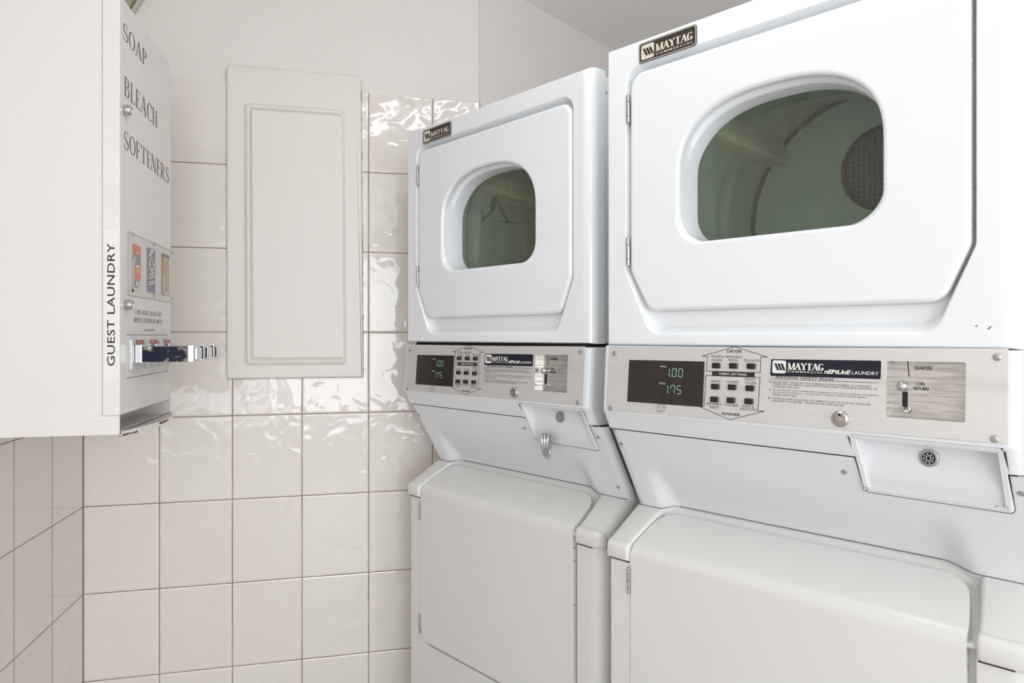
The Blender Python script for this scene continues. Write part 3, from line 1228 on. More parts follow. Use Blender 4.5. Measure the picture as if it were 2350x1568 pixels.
def label_art(kind, xa, xb, za, zb):
    bm = bmesh.new()
    W = xb - xa
    H = zb - za
    y = -0.0012

    def R(u0, v0, u1, v1, mi, dy=-0.0004):
        poly(bm, rect(xa + u0 * W, za + v0 * H, xa + u1 * W, za + v1 * H), None, y + dy, mi)

    def disc(u, v, ru, rv, mi, dy=-0.0008, n=20):
        poly(bm, [(xa + (u + ru * math.cos(2 * PI * k / n)) * W, za + (v + rv * math.sin(2 * PI * k / n)) * H) for k in range(n)], None, y + dy, mi)
    mats = [M['mint'], M['orange'], M['bluegrey'], M['whiteink'], M['yellow'], M['violet'], M['peach'], M['greyink']]
    R(0, 0, 1, 1, {0: 0, 1: 5, 2: 4}[kind], 0)
    if kind == 0:
        poly(bm, [(xa + u * W, za + v * H) for u, v in ((0.05, 1), (0.95, 0.97), (0.92, 0.3), (0.55, 0.08), (0.2, 0.2), (0.2, 0.6), (0.05, 0.7))], None, y - 0.0003, 1)
        disc(0.52, 0.66, 0.38, 0.17, 3, -0.0005)
        place(bm, serif('ediT'[::-1].upper(), 0.28, 0.1), xa + 0.18 * W, za + 0.56 * H, xa + 0.86 * W, za + 0.80 * H, yf=None, dy=y - 0.0012, mi=2)
        disc(0.55, 0.44, 0.34, 0.06, 4, -0.0007)
        disc(0.40, 0.16, 0.26, 0.09, 2, -0.0007)
        disc(0.44, 0.16, 0.16, 0.06, 0, -0.0009)
    elif kind == 1:
        poly(bm, [(xa + u * W, za + v * H) for u, v in ((0.1, 0.80), (0.3, 0.80), (0.9, 0.98), (0.5, 0.99))], None, y - 0.0004, 0)
        disc(0.5, 0.63, 0.36, 0.14, 0)
        disc(0.5, 0.76, 0.2, 0.045, 4)
        place(bm, serif('B', 0.25, 0.1), xa + 0.3 * W, za + 0.55 * H, xa + 0.72 * W, za + 0.72 * H, dy=y - 0.0012, mi=5)
        disc(0.6, 0.44, 0.26, 0.06, 6)
        for q in (0.40, 0.34, 0.24, 0.19):
            poly(bm, [(xa + 0.15 * W, za + (q - 0.03) * H), (xa + 0.9 * W, za + (q + 0.02) * H), (xa + 0.9 * W, za + (q + 0.045) * H), (xa + 0.15 * W, za + (q - 0.005) * H)], None, y - 0.0005, 3)
    else:
        poly(bm, [(xa, za), (xa + 0.95 * W, za), (xa + 0.5 * W, za + 0.45 * H), (xa, za + 0.55 * H)], None, y - 0.0003, 6)
        R(0.0, 0.9, 1, 1, 7, -0.0005)
        R(0.34, 0.05, 0.72, 0.92, 0, -0.0006)
        vs, fs = sans('BOUNCE', 1.1, 0.03)
        ax, bx = min(v[0] for v in vs), max(v[0] for v in vs)
        az, bz = min(v[1] for v in vs), max(v[1] for v in vs)
        nv = [bm.verts.new((xa + W * (0.66 - 0.26 * (v[1] - az) / (bz - az)), y - 0.0012, za + H * (0.10 + 0.76 * (v[0] - ax) / (bx - ax)))) for v in vs]
        for f in fs:
            q = bm.faces.new([nv[i] for i in f])
            q.material_index = 2
    return finish('product_label', bm, mats, pw, smooth=False, recalc=False)


label_art(0, sx(0.6500), sx(0.5960), E + 0.0930, E + 0.1890)['label'] = 'orange and grey detergent label'
label_art(1, sx(0.5523), sx(0.4950), E + 0.0960, E + 0.1935)['label'] = 'violet bleach label'
label_art(2, sx(0.4386), sx(0.3790), E + 0.0965, E + 0.1935)['label'] = 'yellow softener sheet label'
# slide surround lines
bm = bmesh.new()
line(bm, [(sx(0.6857), E + 0.0025), (sx(0.3905), E + 0.0028), (sx(0.3905), E - 0.0839), (sx(0.6857), E - 0.0835)], 0.0012)
finish('slide_plate_edge', bm, M['greyink'], dd, smooth=False, recalc=False)
for i, (s1, s0) in enumerate(((0.6700, 0.5888), (0.5708, 0.4850), (0.4669, 0.3830))):
    xa, xb = sx(s1), sx(s0)
    cs = slab('coin_slide', rpoly([(xa, E - 0.0680, 0.002), (xb, E - 0.0680, 0.002), (xb, E - 0.0060, 0.002), (xa, E - 0.0060, 0.002)], 3), -0.006, -0.0003, M['slideplate'], dsp, bevel=0.0015)
    # slide bar
    bm = bmesh.new()
    xm0, xm1 = xa + 0.014, xb - 0.006
    zb_, zt_ = E - 0.0530, E - 0.0210
    box(bm, xm0, xm1, -0.020, -0.006, zb_ - 0.002, zt_ + 0.004)
    box(bm, xm0 + 0.006, xm1 - 0.002, -0.104, -0.020, zb_, zt_)
    box(bm, xm0 + 0.004, xm1, -0.116, -0.104, zb_ - 0.001, zt_ + 0.003)
    box(bm, xm0 + 0.010, xm1 - 0.008, -0.122, -0.116, zb_ + 0.004, zt_ - 0.003)
    finish('slide_bar', bm, M['chrome'], cs, bevel=0.0015, wn=True)
    bm = bmesh.new()
    box(bm, xm0 + 0.0050, xm0 + 0.0062, -0.1035, -0.0205, zb_ + 0.0005, zt_ - 0.0005)
    finish('slide_side', bm, M['slide'], cs, smooth=False)
    bm = bmesh.new()
    place(bm, sans('CH', 0.9, 0.05), xa + 0.031, E - 0.0170, xb - 0.008, E - 0.0080, dy=-0.0064)
    line(bm, [(xa + 0.026, E - 0.0075), (xa + 0.026, E - 0.0178)], 0.004, None, -0.0064)
    line(bm, [(xa + 0.026, E - 0.0178), (xb - 0.010, E - 0.0178)], 0.0012, None, -0.0064)
    finish('slide_logo', bm, M['red'], cs, smooth=False, recalc=False)
    bm = bmesh.new()
    place(bm, sans('25c'), xa + 0.036, E - 0.0215, xb - 0.012, E - 0.0190, dy=-0.0064)
    finish('slide_price', bm, M['ink'], cs, smooth=False, recalc=False)

# ------------------------------------------------------------------ stacked laundry machine
WID = 0.690
RR = 0.034
WDR = 0.6695                     # dryer and control head are a little narrower than the washer


def z_(v):
    return EYE + v


def shell(bm, x0, x1, z0, z1, Rl, Rr, Rt, Rb, depth, hole=None, yf=None, n=7):
    """front pressing with rolled edges; front plane at y=yf (0), returns nothing"""
    base = yf or (lambda x, z: 0.0)
    rings = []
    for k in range(n + 1):
        a = PI / 2 * k / n
        q = 1 - math.sin(a)
        p = 1 - math.cos(a)
        xl, xr = x0 + Rl * q, x1 - Rr * q
        zb, zt = z0 + Rb * q, z1 - Rt * q
        pts = [(xl, zb, Rl * p), (xr, zb, Rr * p), (xr, zt, Rr * p), (xl, zt, Rl * p)]
        rings.append([bm.verts.new((x, base(x, z) + y, z)) for x, z, y in pts])
    for a, b in zip(rings[:-1], rings[1:]):
        bridge(bm, a, b)
    back = [bm.verts.new((x, depth, z)) for x, z in ((x0, z0), (x1, z0), (x1, z1), (x0, z1))]
    bridge(bm, rings[-1], back)
    if hole:
        h = ring(bm, hole, base)
        fill(bm, [rings[0], h])
        return rings[0], h
    cap(bm, rings[0])
    return rings[0], None


def sm(t):
    t = max(0.0, min(1.0, t))
    return t * t * (3 - 2 * t)


def window_outline(off=0.0):
    cx, hw = 0.3325, 0.1705 + off
    zb, zs = z_(0.1680) - off, z_(0.290)
    hh = z_(0.4165) + off - zs
    pts = []
    # bottom left corner, bottom right corner, then superellipse arch
    r = 0.055
    for k in range(11):
        a = PI + PI / 2 * k / 10
        pts.append((cx - hw + r + r * math.cos(a), zb + r + r * math.sin(a)))
    for k in range(11):
        a = -PI / 2 + PI / 2 * k / 10
        pts.append((cx + hw - r + r * math.cos(a), zb + r + r * math.sin(a)))
    e = 2.0 / 2.45
    for k in range(41):
        a = PI * k / 40
        c, s = math.cos(a), math.sin(a)
        pts.append((cx + hw * math.copysign(abs(c) ** e, c), zs + hh * abs(s) ** e))
    return dedupe(pts)


def panel_y(x, z):
    return -0.0009 + 0.0583 * (z - EYE)


def build_machine():
    RR = 0.034
    root = thing('stacked_laundry_machine', '', 'laundry machine', (0, 0, 0), 0)
    up, dn = [], []              # parts of the dryer half / washer half

    # ---- dryer front pressing with the door recess
    bm = bmesh.new()
    outer = rpoly([(0.100, z_(0.000), 0.035), (0.572, z_(0.000), 0.035), (0.6200, z_(0.122), 0.03), (0.6200, z_(0.520), 0.034), (0.044, z_(0.520), 0.034), (0.044, z_(0.122), 0.03)])
    inner = rpoly([(0.107, z_(0.0205), 0.032), (0.565, z_(0.0205), 0.032), (0.6155, z_(0.127), 0.026), (0.6155, z_(0.509), 0.028), (0.051, z_(0.509), 0.028), (0.051, z_(0.127), 0.026)])
    f, h = shell(bm, 0.0, WDR, z_(-0.0193), z_(0.5655), 0.007, 0.024, 0.006, 0.006, 0.046, outer)
    prev = h
    K = 8
    for k in range(1, K + 1):
        t = k / K
        y = 0.021 * (t * t * (3 - 2 * t))
        o = [((1 - t) * a[0] + t * b[0], (1 - t) * a[1] + t * b[1]) for a, b in zip(outer, inner)]
        r = ring(bm, o, y)
        bridge(bm, prev, r)
        prev = r
    fill(bm, [prev, ring(bm, window_outline(0.030), 0.021)])
    up.append(finish('dryer_front', bm, M['enamel'], root, wn=True, angle=50))

    # ---- dryer cabinet
    bm = bmesh.new()
    box(bm, 0.004, WDR - 0.004, 0.0462, 0.70, z_(-0.0185), z_(0.521))
    box(bm, 0.004, WDR - 0.004, 0.0462, 0.70, z_(0.5235), z_(0.5560))
    box(bm, 0.008, WDR - 0.008, 0.052, 0.69, z_(0.520), z_(0.5240))
    bmesh.ops.recalc_face_normals(bm, faces=bm.faces)
    bmesh.ops.delete(bm, geom=[f for f in bm.faces if abs(f.normal.y + 1) < 0.01], context='FACES_ONLY')
    up.append(finish('dryer_cabinet', bm, M['enamel'], root, bevel=0.003, wn=True))
    # cabinet must be hollow in front of the drum: cut by building the drum inside a dark box instead
    # ---- badge
    bx0, bx1, bz0, bz1 = 0.0765, 0.2000, z_(0.5178), z_(0.5565)
    bd = slab('brand_badge', rpoly([(bx0, bz0, .006), (bx1, bz0, .006), (bx1, bz1, .006), (bx0, bz1, .006)], 6), -0.0018, 0.0, M['badge_edge'], root, bevel=0.0006)
    up.append(bd)

    def inset(d):
        return dedupe(rpoly([(bx0 + d, bz0 + d, .0055 - d * .5), (bx1 - d, bz0 + d, .0055 - d * .5), (bx1 - d, bz1 - d, .0055 - d * .5), (bx0 + d, bz1 - d, .0055 - d * .5)], 6))
    bm = bmesh.new()
    poly(bm, inset(0.0010), None, -0.0020, 0)
    poly(bm, inset(0.0028), None, -0.0022, 1)
    finish('face', bm, [M['badge_rim'], M['badge_dark']], bd, smooth=False, recalc=False)
    bm = bmesh.new()
    lx0, lx1, lz0, lz1 = bx0 + 0.0062, bx0 + 0.0350, bz0 + 0.0052, bz1 - 0.0056
    poly(bm, dedupe(rpoly([(lx0, lz0, .004), (lx1, lz0, .004), (lx1, lz1, .004), (lx0, lz1, .004)], 5)), None, -0.0026, 0)
    lw, lh = lx1 - lx0, lz1 - lz0
    for k in range(3):
        u = 0.14 + k * 0.225
        poly(bm, [(lx0 + (u + .0) * lw, lz0 + .74 * lh), (lx0 + (u + .17) * lw, lz0 + .74 * lh), (lx0 + (u + .40) * lw, lz0 + .25 * lh), (lx0 + (u + .23) * lw, lz0 + .25 * lh)], None, -0.0030, 1)
    line(bm, [(lx0, lz0 + .73 * lh), (lx0 + .2 * lw, lz0 + .73 * lh)], 0.0006, None, -0.0030, 1)
    line(bm, [(lx0 + .85 * lw, lz0 + .26 * lh), (lx1, lz0 + .26 * lh)], 0.0006, None, -0.0030, 1)
    finish('logo', bm, [M['badge_light'], M['badge_dark']], bd, smooth=False, recalc=False)
    bm = bmesh.new()
    place(bm, serif('MAYTAG', 0.23, 0.08, -0.03), bx0 + 0.0385, bz0 + 0.0128, bx1 - 0.0070, bz0 + 0.0270, dy=-0.0027)
    place(bm, sans('COMMERCIAL', 1.35, 0.012), bx0 + 0.0385, bz0 + 0.0060, bx1 - 0.0070, bz0 + 0.0102, dy=-0.0027)
    finish('lettering', bm, M['badge_light'], bd, smooth=False, recalc=False)

    # ---- dryer door with the window tunnel
    bm = bmesh.new()
    od = dedupe(rpoly([(0.0965, z_(0.0465), 0.030), (0.580, z_(0.0465), 0.030), (0.6135, z_(0.125), 0.03), (0.6135, z_(0.5045), 0.030), (0.0550, z_(0.5045), 0.030), (0.0550, z_(0.125), 0.03)]))
    bv = 0.0075
    rs = []
    for k in range(6):
        a = PI / 2 * k / 5
        rs.append(ring(bm, offs(od, -bv * (1 - math.sin(a))), bv * (1 - math.cos(a)) - 0.0015))
    for a, b in zip(rs[:-1], rs[1:]):
        bridge(bm, a, b)
    bk = ring(bm, od, 0.0195)
    bridge(bm, rs[-1], bk)
    hw = window_outline(0.0075)
    fr = ring(bm, hw, -0.0015)
    fill(bm, [rs[0], fr])
    prev = fr
    for k in range(1, 6):                         # rolled rim of the opening
        a = PI / 2 * k / 5
        r = ring(bm, offs(hw, -0.0075 * math.sin(a)), -0.0015 + 0.0075 * (1 - math.cos(a)))
        bridge(bm, prev, r)
        prev = r
    wo = window_outline(0.0)

    def topw(o, d):
        res = []
        oo = offs(o, -d)
        for p, q in zip(o, oo):
            t = sm((p[1] - z_(0.315)) / 0.06)
            res.append((p[0] + (q[0] - p[0]) * t, p[1] + (q[1] - p[1]) * t))
        return res
    for d, y in ((0.0, 0.008), (-0.003, 0.010), (-0.004, 0.016), (-0.004, 0.026), (0.002, 0.030), (0.005, 0.034), (0.006, 0.060), (0.006, 0.068)):
        r = ring(bm, topw(wo, d), y)
        bridge(bm, prev, r)
        prev = r
    bo = ring(bm, offs(topw(wo, 0.006), 0.012), 0.0681)
    bridge(bm, prev, bo)
    door = finish('dryer_door', bm, M['enamel'], root, wn=True, angle=45)
    up.append(door)
    gl = dedupe(topw(wo, 0.0058))
    bm = bmesh.new()
    cap(bm, ring(bm, gl, 0.0665))
    finish('door_glass', bm, M['glass'], door, smooth=False)
    for zc in (0.4400, 0.1625):
        bm = bmesh.new()
        for k, (a, b) in enumerate(((-0.0270, -0.0148), (-0.0140, 0.0130), (0.0138, 0.0270))):
            lathe(bm, [(0.0036, a), (0.0036, b)], (0.0500, 0.0010, z_(zc)), axis='z', seg=12)
        box(bm, 0.0535, 0.0550, 0.001, 0.012, z_(zc - 0.027), z_(zc + 0.012))
        finish('hinge', bm, M['zinc'], door)
    for zc in (0.440, 0.375, 0.120 + 0.185, 0.205, 0.150):
        bm = bmesh.new()
        lathe(bm, [(0.0026, 0.0), (0.0024, 0.0012), (0.001, 0.0016)], (0.6134, 0.0090, z_(zc)), axis='x', seg=10)
        finish('rivet', bm, M['steel'], door)

    # ---- drum behind the window
    cx, cz = 0.335, z_(0.262)
    bm = bmesh.new()
    prof = [(0.205, 0.0705), (0.226, 0.0900), (0.262, 0.1000), (0.272, 0.115)]
    for k in range(18):
        y = 0.13 + k * 0.02
        prof.append((0.274 + (0.008 if k in (8, 11, 14, 16) else 0.0), y))
    prof += [(0.272, 0.500)]
    rs = []
    for r, y in prof:
        rs.append([bm.verts.new((cx + r * math.cos(2 * PI * k / 72), y, cz + r * math.sin(2 * PI * k / 72))) for k in range(72)])
    for a, b in zip(rs[:-1], rs[1:]):
        bridge(bm, a, b)
    drum = finish('dryer_drum', bm, M['drum'], root, angle=60)
    up.append(drum)
    bm = bmesh.new()
    rs = []
    for r, y in ((0.272, 0.490), (0.2620, 0.493), (0.2615, 0.4975), (0.235, 0.4925), (0.200, 0.488), (0.10, 0.488)):
        rs.append([bm.verts.new((cx + r * math.cos(2 * PI * k / 72), y, cz + r * math.sin(2 * PI * k / 72))) for k in range(72)])
    for i, (a, b) in enumerate(zip(rs[:-1], rs[1:])):
        bridge(bm, a, b, 1 if i == 0 else 0)
    cap(bm, rs[-1])
    finish('drum_back', bm, [M['drumback'], M['seal']], drum, angle=60)
    bm = bmesh.new()
    lc = (0.366, 0.488, z_(0.356))
    lathe(bm, [(0.092, 0.0), (0.092, -0.006), (0.086, -0.007), (0.084, -0.003), (0.08, -0.003), (0.078, -0.006)], lc, seg=48)
    finish('lint_screen_ring', bm, M['seal'], drum, angle=40)
    bm = bmesh.new()
    lathe(bm, [(0.079, -0.0055), (0.078, -0.0085), (0.04, -0.010), (0.01, -0.0105)], lc, seg=40)
    finish('lint_screen', bm, M['lint'], drum, angle=40)
    for ang in (142, 262, 22):
        a = math.radians(ang)
        bm = bmesh.new()
        rows = []
        for k in range(9):
            y = 0.13 + 0.365 * k / 8
            hgt = 0.052 * (0.35 + 0.65 * sm(k / 5.0))
            row = []
            for u, v in ((-0.036, 0.0), (-0.015, 0.55), (-0.006, 0.95), (0.0, 1.0), (0.006, 0.95), (0.015, 0.55), (0.036, 0.0)):
                rr_ = 0.2745 - hgt * v
                row.append(bm.verts.new((cx + rr_ * math.cos(a) - u * math.sin(a), y, cz + rr_ * math.sin(a) + u * math.cos(a))))
            rows.append(row)
        for p, q in zip(rows[:-1], rows[1:]):
            for i in range(6):
                bm.faces.new((p[i], p[i + 1], q[i + 1], q[i]))
        bm.faces.new(rows[0])
        bm.faces.new(rows[-1])
        finish('drum_baffle', bm, M['baffle'], drum, angle=50)
    # inner collar of the door, seen through the glass
    bm = bmesh.new()
    g1 = dedupe(window_outline(0.001))
    prev = ring(bm, g1, 0.0690)
    for d, y in ((0.002, 0.078), (0.006, 0.088), (0.010, 0.090), (0.012, 0.098), (0.020, 0.102)):
        r = ring(bm, offs(g1, d), y)
        bridge(bm, prev, r)
        prev = r
    finish('door_collar', bm, M['collar'], door, angle=50)

    # ---- dark frame in the slot between dryer and control head
    bm = bmesh.new()
    box(bm, 0.012, WDR - 0.012, 0.024, 0.66, z_(-0.034), z_(-0.012))
    for x in (0.028, 0.235, 0.455, 0.640):
        box(bm, x, x + 0.018, 0.010, 0.03, z_(-0.033), z_(-0.0195))
    dn.append(finish('stacking_frame', bm, M['dark'], root))

    # ---- control head housing
    ZH0, ZH1 = -0.1530, -0.0215
    bm = bmesh.new()

    def hy(x, z):
        return panel_y(x, z) + 0.0006
    xl, xr = -0.0050, WDR
    RR = 0.016
    prof = [(0.10, ZH1 + 0.0005), (0.004, ZH1 + 0.0), (hy(0, z_(-0.0225)) + 0.001, -0.0222), (hy(0, z_(-0.0250)), -0.0245)]
    for z in (-0.03, -0.0385, -0.060, -0.090, -0.1210, -0.135, -0.146):
        prof.append((hy(0, z_(z)), z))
    yb = hy(0, z_(-0.146))
    prof += [(yb + 0.0004, -0.1500), (yb + 0.0022, -0.1535), (yb + 0.0050, -0.1570), (0.0105, -0.1855), (0.0125, -0.1870), (0.0160, -0.1874), (0.09, -0.1874)]
    xs = []
    for k in range(4):
        a = PI / 2 * k / 3
        xs.append((xl + 0.006 * (1 - math.cos(a)), 0.006 * (1 - math.sin(a))))
    for xx in (0.4625, 0.5095, 0.6090, 0.6505):
        xs.append((xx, 0.0))
    for k in range(9):
        a = PI / 2 * k / 8
        xs.append((xr - RR * (1 - math.sin(a)), RR * (1 - math.cos(a))))
    cols = []
    for x, ry in xs:
        cols.append([bm.verts.new((x, max(p[0] + ry, p[0]), z_(p[1]))) for p in prof])
    for j, (a, b) in enumerate(zip(cols[:-1], cols[1:])):
        for i in range(len(prof) - 1):
            mx_, mz = (xs[j][0] + xs[j + 1][0]) / 2, (prof[i][1] + prof[i + 1][1]) / 2
            if 0.51 < mx_ < 0.608 and -0.1205 < mz < -0.039:
                continue
            if 0.463 < mx_ < 0.65 and mz < -0.1500:
                continue
            bm.faces.new((a[i], a[i + 1], b[i + 1], b[i]))
    bm.faces.new(cols[0])
    bm.faces.new(cols[-1])
    dn.append(finish('control_housing', bm, M['enamel2'], root, wn=True, angle=50))

    for x0, x1 in ((0.004, 0.4615), (0.6515, 0.660)):  # dark strips paint the shade in the open seam below the housing
        bm = bmesh.new()
        box(bm, x0, x1, 0.0175 + (0.006 if x0 > 0.6 else 0), 0.032, z_(-0.1935), z_(-0.1878))
        dn.append(finish('seam_gap_shade', bm, M['dark'], root, smooth=False))
    # ---- brushed face plate
    fx0, fx1, fz0, fz1 = 0.0065, 0.6555, z_(-0.1478), z_(-0.0240)
    hole = rect(0.5100, z_(-0.1205), 0.6085, z_(-0.0390))
    hole = [(0.5100, z_(-0.1205), .003), (0.6085, z_(-0.1200), .003), (0.6085, z_(-0.0390), .003), (0.5105, z_(-0.0395), .003)]
    fp = slab('control_panel', rpoly([(fx0 - 0.001, fz0, .002), (fx1 + .001, fz0 + .004, .002), (fx1, fz1 + .0045, .002), (fx0 + .002, fz1, .002)], 3), -0.0012, 0.0004, M['plate'], root, bevel=0.0003, seg=1, yf=panel_y, holes=[dedupe(rpoly(hole, 3))])
    dn.append(fp)
    PY = lambda x, z: panel_y(x, z) - 0.0012
    for x, z in ((0.0220, -0.0375), (0.0175, -0.1445), (0.6436, -0.0310), (0.6418, -0.1385)):
        bm = bmesh.new()
        y = PY(x, z_(z))
        lathe(bm, [(0.0050, y - 0.0002), (0.0046, y - 0.0020), (0.0028, y - 0.0030), (0.0018, y - 0.0030), (0.0016, y - 0.0015)], (x, 0, z_(z)), seg=16)
        finish('screw', bm, M['steel'], fp)
    # printed arrows
    bm = bmesh.new()
    lwid = 0.0009
    A = [(0.2217, -0.0645), (0.2227, -0.0389), (0.2121, -0.0387), (0.2733, -0.0212), (0.3311, -0.0375), (0.3200, -0.0377), (0.3196, -0.0637)]
    line(bm, [(x, z_(z)) for x, z in A], lwid, PY, closed=True)
    Bq = [(0.2209, -0.0722), (0.2193, -0.1268), (0.2087, -0.1270), (0.2683, -0.1455), (0.3283, -0.1263), (0.3172, -0.1266), (0.3194, -0.0716)]
    line(bm, [(x, z_(z)) for x, z in Bq], lwid, PY, closed=True)
    poly(bm, [(x, z_(z)) for x, z in ((0.2324, -0.0649), (0.3101, -0.0633), (0.3100, -0.0713), (0.2326, -0.0722))], PY, -0.0003)
    finish('arrow_print', bm, M['ink'], fp, smooth=False, recalc=False)
    bm = bmesh.new()

    def T(txt, xc, zc, h, wd, sh=0.0, bold=0.0, spc=1.0, xleft=False):
        x0 = xc if xleft else xc - wd / 2
        place(bm, sans(txt, spc, bold), x0, z_(zc) - h / 2, x0 + wd, z_(zc) + h / 2, sh, PY, -0.0005, ref=(0.0, 0.70) if any(c in txt for c in ',') else None)
    T('DRYER', 0.2727, -0.0292, 0.0048, 0.0270, 0.25, 0.01)
    T('WASHER', 0.2688, -0.1360, 0.0050, 0.0340, 0.25, 0.01)
    T('PERSONAL SAFETY RULES', 0.3458, -0.0697, 0.0038, 0.0900, 0.25, 0.008, 1.1, True)
    line(bm, [(0.3357, z_(-0.0733)), (0.5000, z_(-0.0718))], 0.0006, PY, -0.0005)
    for x, z in ((0.3370, -0.0779), (0.3366, -0.0907), (0.3362, -0.1042)):
        poly(bm, [(x + 0.0012 * math.cos(k * PI / 5), z_(z) + 0.0012 * math.sin(k * PI / 5)) for k in range(10)], PY, -0.0005)
    finish('lettering', bm, M['ink'], fp, smooth=False, recalc=False)
    bm = bmesh.new()
    for txt, xc, zc, wd in (('WHITES &', 0.2415, -0.0386, 0.0235), ('COLORS', 0.2410, -0.0447, 0.0205), ('PERMANENT', 0.2722, -0.0387, 0.0310), ('PRESS', 0.2716, -0.0442, 0.0165), ('DELICATES', 0.3043, -0.0439, 0.0280),
                            ('WHITES', 0.2395, -0.0818, 0.0190), ('COLORS', 0.2711, -0.0811, 0.0205), ('BRIGHT', 0.3029, -0.0752, 0.0190), ('COLORS', 0.3030, -0.0810, 0.0205),
                            ('PERMANENT', 0.2385, -0.1208, 0.0310), ('PRESS', 0.2385, -0.1264, 0.0165), ('WOOLENS', 0.2699, -0.1205, 0.0255), ('KNITS &', 0.3003, -0.1206, 0.0205), ('DELICATES', 0.3005, -0.1255, 0.0290)):
        T(txt, xc, zc, 0.0041, wd)
    rl = (('NEVER DRY ARTICLES CONTAINING FOAM RUBBER, FLAMMABLE', -0.0776, 0.149), ('FUMES OR MATERIALS LIKE PETROLEUM AND CLEANING PRODUCTS', -0.0812, 0.1575), ('COOKING OILS, ETC.', -0.0851, 0.044),
          ('NO WASHER CAN COMPLETELY REMOVE OILS (INCLUDING COOKING', -0.0908, 0.159), ('OILS) FROM FABRICS.  NEVER DRY FABRICS THAT HAVE BEEN', -0.0945, 0.142), ('SOILED WITH OILS.', -0.0985, 0.040),
          ('NEVER ALLOW CHILDREN TO OPERATE OR TO PLAY IN, WITH OR', -0.1043, 0.149), ('AROUND THE DRYER.  NEVER SIT ON THE DRYER.', -0.1082, 0.112))
    for txt, zc, wd in rl:
        T(txt, 0.3410, zc, 0.0027, wd, xleft=True)
    # energy mark
    line(bm, [(0.1235, z_(-0.1300)), (0.1400, z_(-0.1296)), (0.1402, z_(-0.1398)), (0.1232, z_(-0.1402))], 0.0005, PY, -0.0005, closed=True)
    line(bm, [(0.1240, z_(-0.1360)), (0.1290, z_(-0.1352)), (0.1330, z_(-0.1365)), (0.1395, z_(-0.1335))], 0.0007, PY, -0.0005)
    line(bm, [(0.1260, z_(-0.1322)), (0.1310, z_(-0.1305)), (0.1370, z_(-0.1318)), (0.1388, z_(-0.1345))], 0.0005, PY, -0.0005)
    T('ENERGY', 0.1318, -0.1424, 0.0024, 0.0165)
    finish('lettering', bm, M['greyink'], fp, smooth=False, recalc=False)
    bm = bmesh.new()
    place(bm, sans('FABRIC SETTINGS', 1.0, 0.006), 0.2460, z_(-0.0700), 0.2960, z_(-0.0660), 0.15, PY, -0.0007)
    finish('lettering', bm, M['whiteink'], fp, smooth=False, recalc=False)

    # ---- display
    ds = slab('display', rpoly([(0.0560, z_(-0.1290), .001), (0.2170, z_(-0.1278), .001), (0.2178, z_(-0.0478), .001), (0.0575, z_(-0.0490), .001)], 2), -0.0024, -0.0011, M['screen'], root, bevel=0.0003, seg=1, yf=panel_y)
    dn.append(ds)
    DY = lambda x, z: panel_y(x, z) - 0.0024
    bm = bmesh.new()
    for s, x0, zb in (('100', 0.1470, -0.0768), ('175', 0.1447, -0.1075)):
        hh, ww = 0.0145, 0.0078
        seg7(bm, s[0], x0 - ww, z_(zb), ww, hh, DY, -0.0003)
        seg7(bm, s[1], x0 + 0.0065, z_(zb), ww, hh, DY, -0.0003)
        seg7(bm, s[2], x0 + 0.0195, z_(zb), ww, hh, DY, -0.0003)
        poly(bm, rect(x0 + 0.0022, z_(zb) - 0.0004, x0 + 0.0036, z_(zb) + 0.001), DY, -0.0003)
    finish('digits', bm, M['digits'], ds, smooth=False, recalc=False)
    bm = bmesh.new()
    place(bm, sans('PRICE', 1.0, 0.02), 0.1275, z_(-0.0610), 0.1410, z_(-0.0575), 0, DY, -0.0003)
    place(bm, sans('PRICE', 1.0, 0.02), 0.1268, z_(-0.0922), 0.1403, z_(-0.0887), 0, DY, -0.0003)
    finish('caption', bm, M['digits2'], ds, smooth=False, recalc=False)

    # ---- nine buttons
    for x, z in ((0.2407, -0.0543), (0.2726, -0.0537), (0.3045, -0.0534), (0.2402, -0.0906), (0.2714, -0.0900), (0.3033, -0.0901), (0.2393, -0.1129), (0.2700, -0.1123), (0.3020, -0.1119)):
        w2, h2 = 0.0069, 0.0047
        dn.append(slab('button', rpoly([(x - w2, z_(z) - h2, .001), (x + w2, z_(z) - h2, .001), (x + w2, z_(z) + h2, .001), (x - w2, z_(z) + h2, .001)], 3), -0.0062, -0.0010, M['black'], root, bevel=0.0010, yf=panel_y))

    # ---- brand plate
    bp_ = slab('brand_plate', rpoly([(0.3366, z_(-0.0680), .002), (0.5026, z_(-0.0662), .002), (0.5030, z_(-0.0392), .002), (0.3378, z_(-0.0408), .002)], 4), -0.0019, -0.0011, M['blue_black'], root, bevel=0.0002, seg=1, yf=panel_y)
    dn.append(bp_)
    LY = lambda x, z: panel_y(x, z) - 0.0019
    bm = bmesh.new()
    a0, a1, c0, c1 = 0.3402, 0.3628, z_(-0.0635), z_(-0.0425)
    poly(bm, dedupe(rpoly([(a0, c0, .003), (a1, c0 + .0003, .003), (a1, c1, .003), (a0, c1, .003)], 4)), LY, -0.0003, 0)
    lw, lh = a1 - a0, c1 - c0
    for k in range(3):
        u = 0.14 + k * 0.225
        poly(bm, [(a0 + u * lw, c0 + .76 * lh), (a0 + (u + .16) * lw, c0 + .76 * lh), (a0 + (u + .38) * lw, c0 + .24 * lh), (a0 + (u + .22) * lw, c0 + .24 * lh)], LY, -0.0006, 1)
    line(bm, [(a0, c0 + .75 * lh), (a0 + .2 * lw, c0 + .75 * lh)], 0.0004, LY, -0.0006, 1)
    line(bm, [(a0 + .85 * lw, c0 + .25 * lh), (a1, c0 + .25 * lh)], 0.0004, LY, -0.0006, 1)
    finish('logo', bm, [M['whiteink'], M['blue_black']], bp_, smooth=False, recalc=False)
    bm = bmesh.new()
